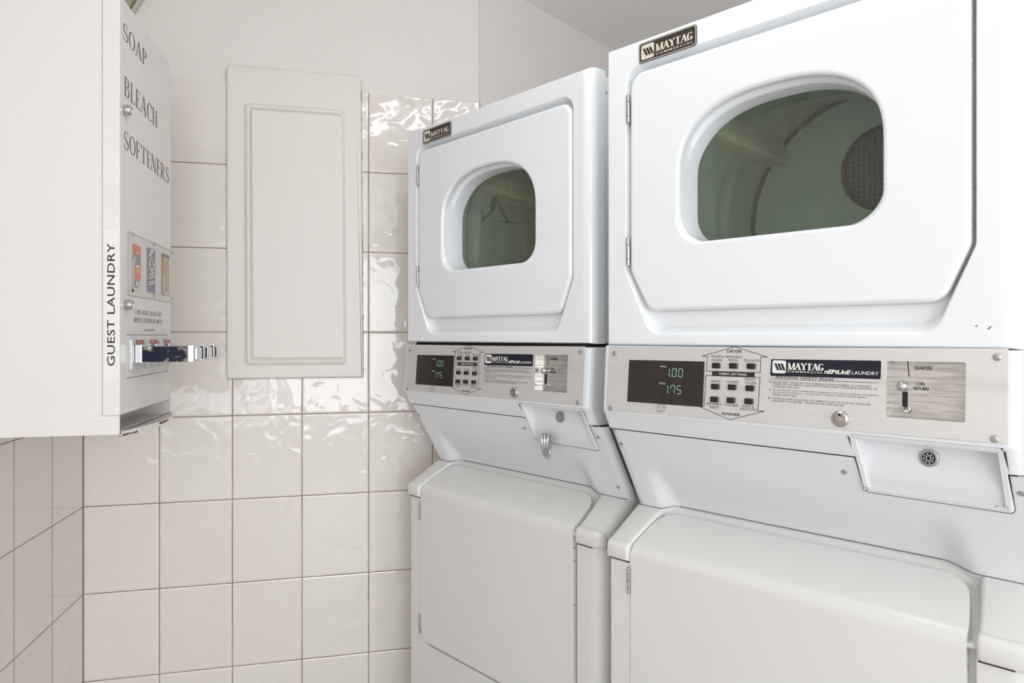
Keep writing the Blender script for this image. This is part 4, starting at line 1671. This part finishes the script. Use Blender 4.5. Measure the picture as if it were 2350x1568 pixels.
    place(bm, serif('MAYTAG', 0.23, 0.08, -0.03), 0.3655, z_(-0.0572), 0.4220, z_(-0.0460), 0, LY, -0.0004)
    place(bm, sans('COMMERCIAL', 1.35, 0.015), 0.3650, z_(-0.0612), 0.4205, z_(-0.0585), 0, LY, -0.0004)
    place(bm, sans('nEPtUnE', 0.92, 0.035), 0.4225, z_(-0.0612), 0.4600, z_(-0.0545), 0.22, LY, -0.0004)
    place(bm, sans('LAUNDRY', 1.0, 0.006), 0.4630, z_(-0.0608), 0.5003, z_(-0.0555), 0, LY, -0.0004)
    finish('lettering', bm, M['whiteink'], bp_, smooth=False, recalc=False)

    # ---- key lock of the control panel
    bm = bmesh.new()
    y = PY(0.4475, z_(-0.1287))
    lathe(bm, [(0.0125, y), (0.0120, y - 0.0035), (0.0095, y - 0.0055), (0.0080, y - 0.0055), (0.0075, y - 0.004), (0.0052, y - 0.004), (0.0048, y - 0.007), (0.0015, y - 0.0075)], (0.4475, 0, z_(-0.1287)), seg=32)
    kl = finish('key_lock', bm, M['steel'], root)
    dn.append(kl)
    bm = bmesh.new()
    poly(bm, rect(0.4462, z_(-0.1262), 0.4488, z_(-0.1205)), None, y - 0.0062)
    finish('keyway', bm, M['black'], kl, smooth=False, recalc=False)

    # ---- coin acceptor behind the opening
    CD = 0.0135
    bm = bmesh.new()
    hx0, hx1, hz0, hz1 = 0.5100, 0.6085, z_(-0.1205), z_(-0.0390)
    for (x0, x1, z0, z1) in ((hx0 - 0.001, hx0, hz0, hz1), (hx1, hx1 + 0.001, hz0, hz1), (hx0, hx1, hz0 - 0.001, hz0), (hx0, hx1, hz1, hz1 + 0.001)):
        vs = box(bm, x0, x1, 0, CD, z0, z1)
        for v in vs:
            v.co.y += panel_y(v.co.x, v.co.z)
    vs = box(bm, hx0, hx1, CD, CD + 0.0004, hz0, hz1)
    for v in vs:
        v.co.y += panel_y(v.co.x, v.co.z)
    ca = finish('coin_acceptor', bm, M['coinplate'], root, smooth=False)
    dn.append(ca)
    CY = lambda x, z: panel_y(x, z) + CD
    dx = -0.0042
    bm = bmesh.new()
    line(bm, [(0.5378 + dx, hz1), (0.5400 + dx, z_(-0.0610))], 0.0011, CY)
    finish('coin_slot', bm, M['black'], ca, smooth=False, recalc=False)
    bm = bmesh.new()
    poly(bm, rect(0.5318 + dx, z_(-0.1065), 0.5388 + dx, z_(-0.0835)), CY)
    finish('lever_slot', bm, M['black'], ca, smooth=False, recalc=False)
    bm = bmesh.new()
    place(bm, sans('QUARTERS', 0.9, 0.02), 0.5462 + dx, z_(-0.0520), 0.5695 + dx, z_(-0.0465), 0, CY)
    place(bm, sans('COIN', 0.9, 0.02), 0.5490 + dx, z_(-0.0735), 0.5600 + dx, z_(-0.0692), 0, CY)
    place(bm, sans('RETURN', 0.9, 0.02), 0.5462 + dx, z_(-0.0805), 0.5650 + dx, z_(-0.0758), 0, CY)
    finish('lettering', bm, M['ink'], ca, smooth=False, recalc=False)
    bm = bmesh.new()
    y = CY(0.529, z_(-0.076))
    lathe(bm, [(0.0040, y), (0.0036, y - 0.004), (0.0064, y - 0.0055), (0.0066, y - 0.009), (0.0045, y - 0.0115), (0.0015, y - 0.0125)], (0.5285, 0, z_(-0.0755)), seg=24)
    finish('return_knob', bm, M['chrome'], ca)
    bm = bmesh.new()
    y = CY(0.53, z_(-0.108))
    tube(bm, [(0.5290, y - 0.002, z_(-0.1060)), (0.5285, y - 0.004, z_(-0.1085)), (0.5310, y - 0.005, z_(-0.1110)), (0.5350, y - 0.005, z_(-0.1118)), (0.5380, y - 0.004, z_(-0.1090)), (0.5370, y - 0.002, z_(-0.1045))], 0.0024, 10)
    finish('return_lever', bm, M['chrome'], ca)

    # ---- sloping shroud under the control head, scooped over the washer door
    bm = bmesh.new()

    def shy(x, z):
        y = 0.0145 + 0.588 * (-0.1885 - z)
        sc = sm((x - 0.050) / 0.030) * (1 - sm((x - 0.545) / 0.055))
        y += 0.027 * sc * sm((-0.245 - z) / 0.10)
        return y
    xs = [-0.001 + 0.003 * k for k in range(3)] + [0.008 + (WID - 0.022 - 0.008) * k / 70 for k in range(71)]
    for k in range(1, 7):
        a = PI / 2 * k / 6
        xs.append(WID - 0.022 + 0.020 * math.sin(a))
    zs = [-0.1890] + [-0.1905 - (0.372 - 0.1905) * k / 40 for k in range(41)]
    grid = []
    for x in xs:
        e = max(0.0, (x - (WID - 0.022)) / 0.020)
        ry = 0.020 * (1 - math.sqrt(max(0.0, 1 - min(1, e) ** 2)))
        if x < 0.008:
            ry = 0.5 * (0.008 - x)
        grid.append([bm.verts.new((x, shy(x, z) + ry, z_(z))) for z in zs])
    for j, (a, b) in enumerate(zip(grid[:-1], grid[1:])):
        for i in range(len(zs) - 1):
            if 0.466 < (xs[j] + xs[j + 1]) / 2 < 0.648 and zs[i + 1] > -0.2395:
                continue
            bm.faces.new((a[i], a[i + 1], b[i + 1], b[i]))
    sh = finish('shroud', bm, M['enamel2'], root, angle=60, solid=0.0)
    dn.append(sh)
    for x, z, dk in ((0.010, -0.2200, 0), (0.4388, -0.2163, 0), (0.6640, -0.2130, 0), (0.665, -0.330, 0)):
        bm = bmesh.new()
        y = shy(x, z)
        lathe(bm, [(0.0042, 0.002), (0.0042, -0.0012), (0.0026, -0.0020), (0.0012, -0.0012)], (0, 0, 0), seg=14)
        for v in bm.verts:
            v.co = Matrix.Rotation(math.radians(30), 3, 'X') @ v.co + Vector((x, y, z_(z)))
        finish('screw', bm, M['steel'], sh)

    # dark ring painting the shaded gap round the coin box
    def coin_outline():
        return dedupe(rpoly([(0.466, z_(-0.2440), .004), (0.654, z_(-0.2440), .006), (0.651, z_(-0.1500), .008), (0.459, z_(-0.1500), .004)], 5))
    bm = bmesh.new()
    go = offs(coin_outline(), 0.0022)
    gi = offs(coin_outline(), -0.002)
    sq = lambda x, z: max(panel_y(x, z) + 0.012, 0.0145 + 0.588 * (-0.1885 - (z - EYE))) - 0.0009
    def gy(x, z):
        zz = z - EYE
        if zz < -0.188:
            return 0.0145 + 0.588 * (-0.1885 - zz) - 0.0008
        if zz < -0.157:
            return 0.0046 + (0.0105 - 0.0046) * ((-0.157 - zz) / 0.0285) - 0.0112
        return -0.0070
    ra, rb2 = ring(bm, go, gy), ring(bm, gi, lambda x, z: gy(x, z) + 0.004)
    bridge(bm, ra, rb2)
    dn.append(finish('coin_box_gap_shade', bm, M['dark'], root, smooth=False))

    pts = []
    for k in range(0, 141):
        x = -0.002 + (WID - 0.012) * k / 140
        sc = sm((x - 0.050) / 0.030) * (1 - sm((x - 0.545) / 0.055))
        z = -0.356
        for _ in range(30):
            y = shy(x, z)
            zd = -0.3520 - (0.125 - y) * 0.538
            if y > 0.125:
                zd = -0.3520 + (y - 0.125) * 0.53
            zs_ = -0.3430 - (0.165 - y) * 0.348
            z = 0.5 * z + 0.5 * (zd * (1 - sc) + zs_ * sc)
        pts.append((x, shy(x, z) - 0.0004, z_(z) + 0.0003))
    bm = bmesh.new()
    tube(bm, pts, 0.0009, 6)
    dn.append(finish('shroud_seam', bm, M['seamgrey'], root))

    # ---- coin box drawer
    cbx0, cbx1 = 0.4600, 0.6530
    zt, zb = -0.1500, -0.2440

    def cby(x, z):
        return -0.0075 + (zt - (z - EYE)) * 0.500
    bm = bmesh.new()
    oo = dedupe(rpoly([(cbx0 + 0.006, z_(zb), .004), (cbx1 + 0.001, z_(zb), .006), (cbx1 - .002, z_(zt), .008), (cbx0 - 0.001, z_(zt), .004)], 5))
    rim = 0.0070
    ro_ = ring(bm, offs(oo, -0.001), lambda x, z: cby(x, z))
    r0 = ring(bm, oo, lambda x, z: cby(x, z) + 0.0012)
    rb_ = ring(bm, oo, lambda x, z: max(cby(x, z) + 0.001, 0.050))
    bridge(bm, r0, rb_)
    bridge(bm, ro_, r0)
    oi = offs(oo, -rim)
    ri_ = ring(bm, oi, lambda x, z: cby(x, z))
    bridge(bm, ro_, ri_)
    r2 = ring(bm, offs(oo, -rim - 0.0008), lambda x, z: cby(x, z) + 0.001)
    bridge(bm, ri_, r2)
    iny = lambda x, z: max(0.0290, cby(x, z) + 0.0055)
    r3 = ring(bm, offs(oo, -rim - 0.0015), iny)
    bridge(bm, r2, r3)
    cb = finish('coin_box', bm, M['enamel2'], root, angle=40)
    dn.append(cb)
    bm = bmesh.new()
    # the inset door: upright, meeting the sloping frame at its foot
    zk = z_(-0.2120)
    lo_, hi_ = [], []
    dp = offs(oo, -rim - 0.0015)
    x_a, x_b = min(p[0] for p in dp) + 0.001, max(p[0] for p in dp) - 0.001
    z_a, z_b = min(p[1] for p in dp), max(p[1] for p in dp)
    rows = []
    for z in (z_a, (z_a + zk) / 2, zk, (zk + z_b) / 2, z_b):
        rows.append([bm.verts.new((x, iny(x, z), z)) for x in (x_a, x_b)])
    for a, b in zip(rows[:-1], rows[1:]):
        bm.faces.new((a[0], a[1], b[1], b[0]))
    finish('coin_box_door', bm, M['enamel2'], cb, angle=40)
    bm = bmesh.new()
    lathe(bm, [(0.0125, 0.0292), (0.0122, 0.0260), (0.0108, 0.0255), (0.0105, 0.0270), (0.0090, 0.0270), (0.0088, 0.0250), (0.002, 0.0247)], (0.5568, 0, z_(-0.1790)), seg=32)
    lk = finish('lock_cylinder', bm, [M['steel']], cb)

    # ---- deck: side rails and the strip behind the door
    def rail_profile():
        p = [(0.16, -0.3335), (0.125, -0.3520)]
        for k in range(1, 8):
            t = k / 7
            p.append((0.125 - (0.125 - 0.020) * t, -0.3520 - (0.4085 - 0.3520) * t))
        c = (0.0205, -0.4225)
        for k in range(1, 9):
            a = math.radians(62 + (180 - 62) * k / 8)
            p.append((c[0] + 0.0145 * math.cos(a), c[1] + 0.0145 * math.sin(a)))
        p += [(0.0065, -0.4395), (0.0080, -0.4432), (0.012, -0.4445), (0.05, -0.4445)]
        return p
    rp = rail_profile()
    rp = rp[:9] + rp[9:]

    def rail(x0, x1, rl, rr, tl=0.0, tr=0.0):
        xs = []
        for k in range(5):
            a = PI / 2 * k / 4
            xs.append((x0 + rl * (1 - math.cos(a)), rl * (1 - math.sin(a))))
        xs.append(((x0 + x1) / 2, 0.0))
        for k in range(7):
            a = PI / 2 * k / 6
            xs.append((x1 - rr * (1 - math.sin(a)), rr * (1 - math.cos(a))))
        cols = []
        for x, d in xs:
            col = []
            x_in = x
            for i, (y, z) in enumerate(rp):
                wt = max(0.0, 1 - i / 8.0) ** 1.3
                fr_ = (x_in - x0) / (x1 - x0)
                x = x_in - tl * wt * (1 - fr_) + tr * wt * fr_
                if i < 9:
                    col.append(bm.verts.new((x, y + 0.35 * d * (i / 9), z_(z - d))))
                elif i < 17:
                    t = (i - 8) / 9
                    col.append(bm.verts.new((x, y + d * t + 0.35 * d * (1 - t), z_(z - d * (1 - t)))))
                else:
                    col.append(bm.verts.new((x, y + d * (1 if i < 20 else 0), z_(z))))
            cols.append(col)
        for a, b in zip(cols[:-1], cols[1:]):
            for i in range(len(rp) - 1):
                bm.faces.new((a[i], a[i + 1], b[i + 1], b[i]))
        # skirts on both ends
        for c in (cols[0], cols[-1]):
            bot = [bm.verts.new((v.co.x, max(v.co.y, 0.012), min(v.co.z, z_(-0.4445)) if False else z_(-0.4445))) for v in c[:17]]
            for i in range(16):
                try:
                    bm.faces.new((c[i], c[i + 1], bot[i + 1], bot[i]))
                except ValueError:
                    pass
    bm = bmesh.new()
    rail(-0.0060, 0.0445, 0.004, 0.006, 0.0, 0.015)
    rail(0.6175, WID - 0.001, 0.006, 0.022, 0.020, 0.0)
    # strip behind door
    n = 40
    rows = []
    for (y, z, xi) in ((0.165, -0.3430, 0.0), (0.140, -0.3517, 0.0), (0.126, -0.3640, 0.004), (0.119, -0.3760, 0.006), (0.119, -0.396, 0.006)):
        rows.append([bm.verts.new((0.036 + (0.630 - 0.036) * k / n, y, z_(z))) for k in range(n + 1)])
    for a, b in zip(rows[:-1], rows[1:]):
        for i in range(n):
            bm.faces.new((a[i], a[i + 1], b[i + 1], b[i]))
    # sunk bed of the groove round the door
    rows = []
    for k in range(9):
        t = k / 8
        y = 0.1195 - (0.1195 - 0.018) * t
        z = -0.3800 - (0.4345 - 0.3800) * t
        rows.append([bm.verts.new((x, y, z_(z))) for x in (0.030, 0.300, 0.640)])
    for a, b in zip(rows[:-1], rows[1:]):
        for i in range(2):
            bm.faces.new((a[i], a[i + 1], b[i + 1], b[i]))
    dn.append(finish('deck', bm, M['door_paint'], root, angle=50, recalc=True))

    # ---- washer door, folded over the front edge
    bm = bmesh.new()
    prof = []
    yb0, zb0 = 0.1165, -0.3630
    yf0, zf0 = 0.030, -0.4085
    for k in range(15):
        t = k / 14
        prof.append((yb0 + (yf0 - yb0) * t, zb0 + (zf0 - zb0) * t))
    sl = math.atan2(zb0 - zf0, yb0 - yf0)
    # rounded fold tangent to the slope, ending vertical at y=0.012
    R = 0.030
    c = (prof[-1][0] + R * math.sin(sl), prof[-1][1] - R * math.cos(sl))
    dxs = 0.012 - (c[0] - R)
    prof = [(p[0] + dxs, p[1]) for p in prof]
    c = (c[0] + dxs, c[1])
    a0 = PI / 2 + sl
    for k in range(1, 11):
        a = a0 + (PI - a0) * k / 10
        prof.append((c[0] + R * math.cos(a), c[1] + R * math.sin(a)))
    zend = -0.8370
    z0 = prof[-1][1]
    for k in range(1, 31):
        t = k / 30
        prof.append((0.012, z0 + (zend - z0) * t))
    # cumulative length
    L = [0.0]
    for p, q in zip(prof[:-1], prof[1:]):
        L.append(L[-1] + math.hypot(q[0] - p[0], q[1] - p[1]))
    xl_, xr_ = 0.0475, 0.6050
    ext = []
    import bisect
    Ls = sorted(set(L + [0.034 * (1 - math.cos(PI / 2 * k / 8)) for k in range(9)] + [L[-1] - 0.034 * (1 - math.cos(PI / 2 * k / 8)) for k in range(9)]))

    def at(s):
        i = min(max(bisect.bisect_right(L, s) - 1, 0), len(L) - 2)
        t = (s - L[i]) / (L[i + 1] - L[i])
        return (prof[i][0] + (prof[i + 1][0] - prof[i][0]) * t, prof[i][1] + (prof[i + 1][1] - prof[i][1]) * t)
    NX = 24
    rows = []
    for s in Ls:
        y, z = at(s)
        r = 0.034
        d = min(s, L[-1] - s)
        ins = r - math.sqrt(max(0.0, r * r - (r - d) ** 2)) if d < r else 0.0
        tp = 0.013 * max(0.0, 1 - s / 0.105) ** 1.4
        a, b = xl_ + ins + tp, xr_ - ins - tp * 1.4
        rows.append([bm.verts.new((a + (b - a) * k / NX, y, z_(z))) for k in range(NX + 1)])
    for a, b in zip(rows[:-1], rows[1:]):
        for i in range(NX):
            bm.faces.new((a[i], b[i], b[i + 1], a[i + 1]))
    bmesh.ops.recalc_face_normals(bm, faces=bm.faces)
    # make sure normals look at the viewer (-y)
    if sum(f.normal.y for f in bm.faces) > 0:
        bmesh.ops.reverse_faces(bm, faces=bm.faces)
    wd_ = finish('washer_door', bm, M['door_paint'], root, angle=60, solid=0.016, bevel=0.0035, wn=True, recalc=False)
    dn.append(wd_)
    for zc in (-0.4815, -0.7950):
        bm = bmesh.new()
        for k in range(4):
            a = -0.0260 + k * 0.0131
            lathe(bm, [(0.0034, a), (0.0034, a + 0.0122)], (0.0435, 0.0125, z_(zc)), axis='z', seg=12)
        box(bm, 0.0452, 0.0470, 0.011, 0.020, z_(zc - 0.026), z_(zc + 0.026))
        finish('hinge', bm, M['zinc'], wd_)
    for zc in (-0.460, -0.489, -0.585):
        bm = bmesh.new()
        lathe(bm, [(0.0022, 0.0), (0.0020, 0.0012), (0.001, 0.0016)], (0.6050, 0.0190, z_(zc)), axis='x', seg=10)
        finish('rivet', bm, M['steel'], wd_)

    RR = 0.034
    # ---- washer front: posts and lower panel
    bm = bmesh.new()
    hole = rpoly([(0.0445, z_(-0.8480), 0.040), (0.6185, z_(-0.8480), 0.040), (0.6185, z_(-0.4300), 0.004), (0.0445, z_(-0.4300), 0.004)])
    hole = dedupe(hole)
    f, h = shell(bm, -0.0040, WID - 0.002, 0.055, z_(-0.4260), 0.006, RR, 0.002, 0.006, 0.050, hole, yf=lambda x, z: 0.0145)
    prev = h
    for d, y in ((-0.002, 0.0155), (-0.0035, 0.0185), (-0.004, 0.030)):
        r = ring(bm, offs(hole, d), y)
        bridge(bm, prev, r)
        prev = r
    cap(bm, prev)
    dn.append(finish('washer_front', bm, M['door_paint'], root, wn=True, angle=50))

    # ---- washer cabinet: side panels follow the deck and the shroud
    bm = bmesh.new()
    side = [(0.045, 0.03), (0.045, z_(-0.4500)), (0.118, z_(-0.4060)), (0.190, z_(-0.374)), (0.086, z_(-0.205)), (0.050, z_(-0.036)), (0.70, z_(-0.036)), (0.70, 0.03)]
    A = [bm.verts.new((0.0, y, z)) for y, z in side]
    Bv = [bm.verts.new((WID - 0.0005, y, z)) for y, z in side]
    bridge(bm, A, Bv)
    cap(bm, A)
    cap(bm, Bv)
    # flange lips that stand outside the deck on each side
    for x0, x1 in ((WID - 0.0005, WID + 0.0035),):
        pl = [(0.040, 0.03), (0.040, z_(-0.4560)), (0.030, z_(-0.4500)), (0.034, z_(-0.4440)), (0.135, z_(-0.3880)), (0.148, z_(-0.3680)), (0.20, z_(-0.36)), (0.20, 0.03)]
        C = [bm.verts.new((x0, y, z)) for y, z in pl]
        D = [bm.verts.new((x1, y, z)) for y, z in pl]
        bridge(bm, C, D)
        cap(bm, C)
        cap(bm, D)
    dn.append(finish('washer_cabinet', bm, M['door_paint'], root, smooth=False))
    for x0, x1 in ((-0.0020, 0.0440), (0.6190, 0.6600)):  # dark strips paint the shaded gap under the deck lip
        bm = bmesh.new()
        box(bm, x0, x1, 0.0134, 0.0150, z_(-0.4475), z_(-0.4440))
        dn.append(finish('deck_gap_shade', bm, M['dark'], root, smooth=False))
    # base plinth on the floor
    bm = bmesh.new()
    box(bm, 0.01, WID - 0.01, 0.04, 0.69, 0.0, 0.05)
    dn.append(finish('plinth', bm, M['dark'], root, smooth=False))
    return root, up, dn


m1, up1, dn1 = build_machine()


def copy_machine(root):
    r = root.copy()
    COL.objects.link(r)
    mp = {}
    for ch in list(root.children):
        c = ch.copy()
        COL.objects.link(c)
        c.parent = r
        mp[ch] = c
        for g in list(ch.children):
            d = g.copy()
            COL.objects.link(d)
            d.parent = c
    return r, mp


m2, mp = copy_machine(m1)


def pose(root, x, y, th, z_up, z_dn, up, dn):
    d = Vector((math.sin(th), math.cos(th)))
    root.location = (x, y, 0)
    root.rotation_euler = (0, 0, math.atan2(d.y, d.x))
    for o in up:
        o.location.z = z_up
    for o in dn:
        o.location.z = z_dn if o.name.split('.')[0] not in ('plinth',) else 0.0


TH1, TH2 = math.radians(136.5307), math.radians(135.1319)
pose(m1, -0.29464, 1.91785, TH1, 0.0029, -0.0022, up1, dn1)
pose(m2, 0.18917, 1.36071, TH2, 0.0010, 0.0032, [mp[o] for o in up1], [mp[o] for o in dn1])
for m_, lab in ((m1, 'farther, smaller-looking white stacked coin washer and dryer, standing beside the tiled wall'),
                (m2, 'nearer white stacked coin washer and dryer, largest in view, with round black key lock')):
    m_['label'] = lab
    m_['group'] = 'stacked coin laundry machines'
    m_['category'] = 'laundry machine'

# nearer machine only: round combination face of the coin box lock, scuffs
cb2 = [c for c in m2.children if c.name.startswith('coin_box')][0]
lk2 = [c for c in cb2.children if c.name.startswith('lock_cylinder')][0]
bm = bmesh.new()
c_ = (0.5568, z_(-0.1790))
poly(bm, [(c_[0] + 0.0086 * math.cos(2 * PI * k / 24), c_[1] + 0.0086 * math.sin(2 * PI * k / 24)) for k in range(24)], None, 0.0245, 0)
for k in range(8):
    a = 2 * PI * k / 8 + 0.2
    x, z = c_[0] + 0.0060 * math.cos(a), c_[1] + 0.0060 * math.sin(a)
    place(bm, sans('8'), x - 0.0011, z - 0.0014, x + 0.0011, z + 0.0014, dy=0.0241, mi=1)
line(bm, [(c_[0] + 0.0030 * math.cos(2 * PI * k / 16), c_[1] + 0.0036 * math.sin(2 * PI * k / 16)) for k in range(16)], 0.0010, None, 0.0241, 1, closed=True)
dial = finish('lock_dial', bm, [M['blue_black'], M['whiteink']], cb2, smooth=False, recalc=False)
dial['label'] = 'black lock face with white marks'
ms2 = [c for c in m2.children if c.name.startswith('dryer_front')][0]
bm = bmesh.new()
for x, z in ((0.6195, 0.0130), (0.6335, 0.0095), (0.6350, 0.0115)):
    line(bm, [(x - 0.0012, z_(z)), (x, z_(z) - 0.0012), (x + 0.0016, z_(z) + 0.0008)], 0.0008)
finish('scuff', bm, M['scuff'], ms2, smooth=False, recalc=False)
bm = bmesh.new()
random.seed(3)
for (x0, z0, x1, z1, n) in ((0.462, -0.235, 0.475, -0.243, 10), (0.52, -0.155, 0.60, -0.158, 6), (0.635, -0.235, 0.650, -0.243, 10), (0.47, -0.16, 0.474, -0.2, 5)):
    for k in range(n):
        x = random.uniform(x0, x1)
        z = random.uniform(z1, z0)
        y = -0.0075 + (-0.150 - z) * 0.5
        a = random.uniform(0, PI)
        r = random.uniform(0.0006, 0.0018)
        poly(bm, [(x - r * math.cos(a), z_(z) - r * math.sin(a)), (x + r * 0.3, z_(z) - 0.0003), (x + r * math.cos(a), z_(z) + r * math.sin(a)), (x - r * 0.3, z_(z) + 0.0004)], None, y - 0.0004)
finish('chipped_paint', bm, M['scuff'], cb2, smooth=False, recalc=False)

# farther machine only: dark translucent marks laid on the door glass
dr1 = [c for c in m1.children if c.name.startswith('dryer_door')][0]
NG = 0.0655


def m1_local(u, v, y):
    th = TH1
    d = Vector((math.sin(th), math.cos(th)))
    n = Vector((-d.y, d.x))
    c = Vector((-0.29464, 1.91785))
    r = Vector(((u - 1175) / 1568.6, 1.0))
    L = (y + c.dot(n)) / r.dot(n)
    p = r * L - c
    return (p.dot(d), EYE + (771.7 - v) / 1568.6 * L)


SM = simple('dark_translucent', srgb(66, 66, 50), 0.5, noise=0.2, nscale=60)
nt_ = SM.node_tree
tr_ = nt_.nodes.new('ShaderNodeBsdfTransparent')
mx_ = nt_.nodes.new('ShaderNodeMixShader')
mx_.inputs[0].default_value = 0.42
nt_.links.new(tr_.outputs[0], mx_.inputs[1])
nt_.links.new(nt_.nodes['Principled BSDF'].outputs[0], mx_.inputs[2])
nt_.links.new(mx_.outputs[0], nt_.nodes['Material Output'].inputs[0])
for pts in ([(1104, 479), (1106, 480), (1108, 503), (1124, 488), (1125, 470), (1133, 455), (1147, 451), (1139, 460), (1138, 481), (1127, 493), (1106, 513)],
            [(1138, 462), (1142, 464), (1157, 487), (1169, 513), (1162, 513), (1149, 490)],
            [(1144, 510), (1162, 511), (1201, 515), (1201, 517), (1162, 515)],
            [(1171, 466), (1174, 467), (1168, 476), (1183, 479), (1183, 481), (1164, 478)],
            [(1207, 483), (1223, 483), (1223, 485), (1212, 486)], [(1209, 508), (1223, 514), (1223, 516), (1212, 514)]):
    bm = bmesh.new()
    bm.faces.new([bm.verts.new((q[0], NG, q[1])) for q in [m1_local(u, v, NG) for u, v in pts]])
    finish('dark_mark', bm, SM, dr1, smooth=False, recalc=False)

# steel loop hanging on the coin box of the farther machine
d1 = Vector((math.sin(TH1), math.cos(TH1)))
n1 = Vector((-d1.y, d1.x))
lx, ly, lz = 0.5230, 0.018, z_(-0.2470)
lp = thing('steel_loop', 'chrome steel security loop hanging from the coin box of the farther machine', 'security loop', (-0.29464 + d1.x * lx + n1.x * ly, 1.91785 + d1.y * lx + n1.y * ly, lz), math.atan2(d1.y, d1.x) + math.radians(28))
for k, (dx_, tilt, sc) in enumerate(((-0.0050, -0.16, 0.97), (0.0, 0.0, 1.0), (0.0050, 0.16, 0.95))):
    bm = bmesh.new()
    pts = []
    for q in range(28):
        a = 2 * PI * q / 28
        y = 0.0150 * math.cos(a)
        z = 0.0300 * math.sin(a) - 0.004
        y, z = y * sc, z * sc
        x = dx_ + tilt * z * 0.6
        ca, sa = math.cos(0.42), math.sin(0.42)
        pts.append((x, y * ca - z * sa * -1 * -1, y * sa + z * ca))
    tube(bm, pts, 0.0036, 12, closed=True)
    finish('ring', bm, M['chrome'], lp, angle=60)
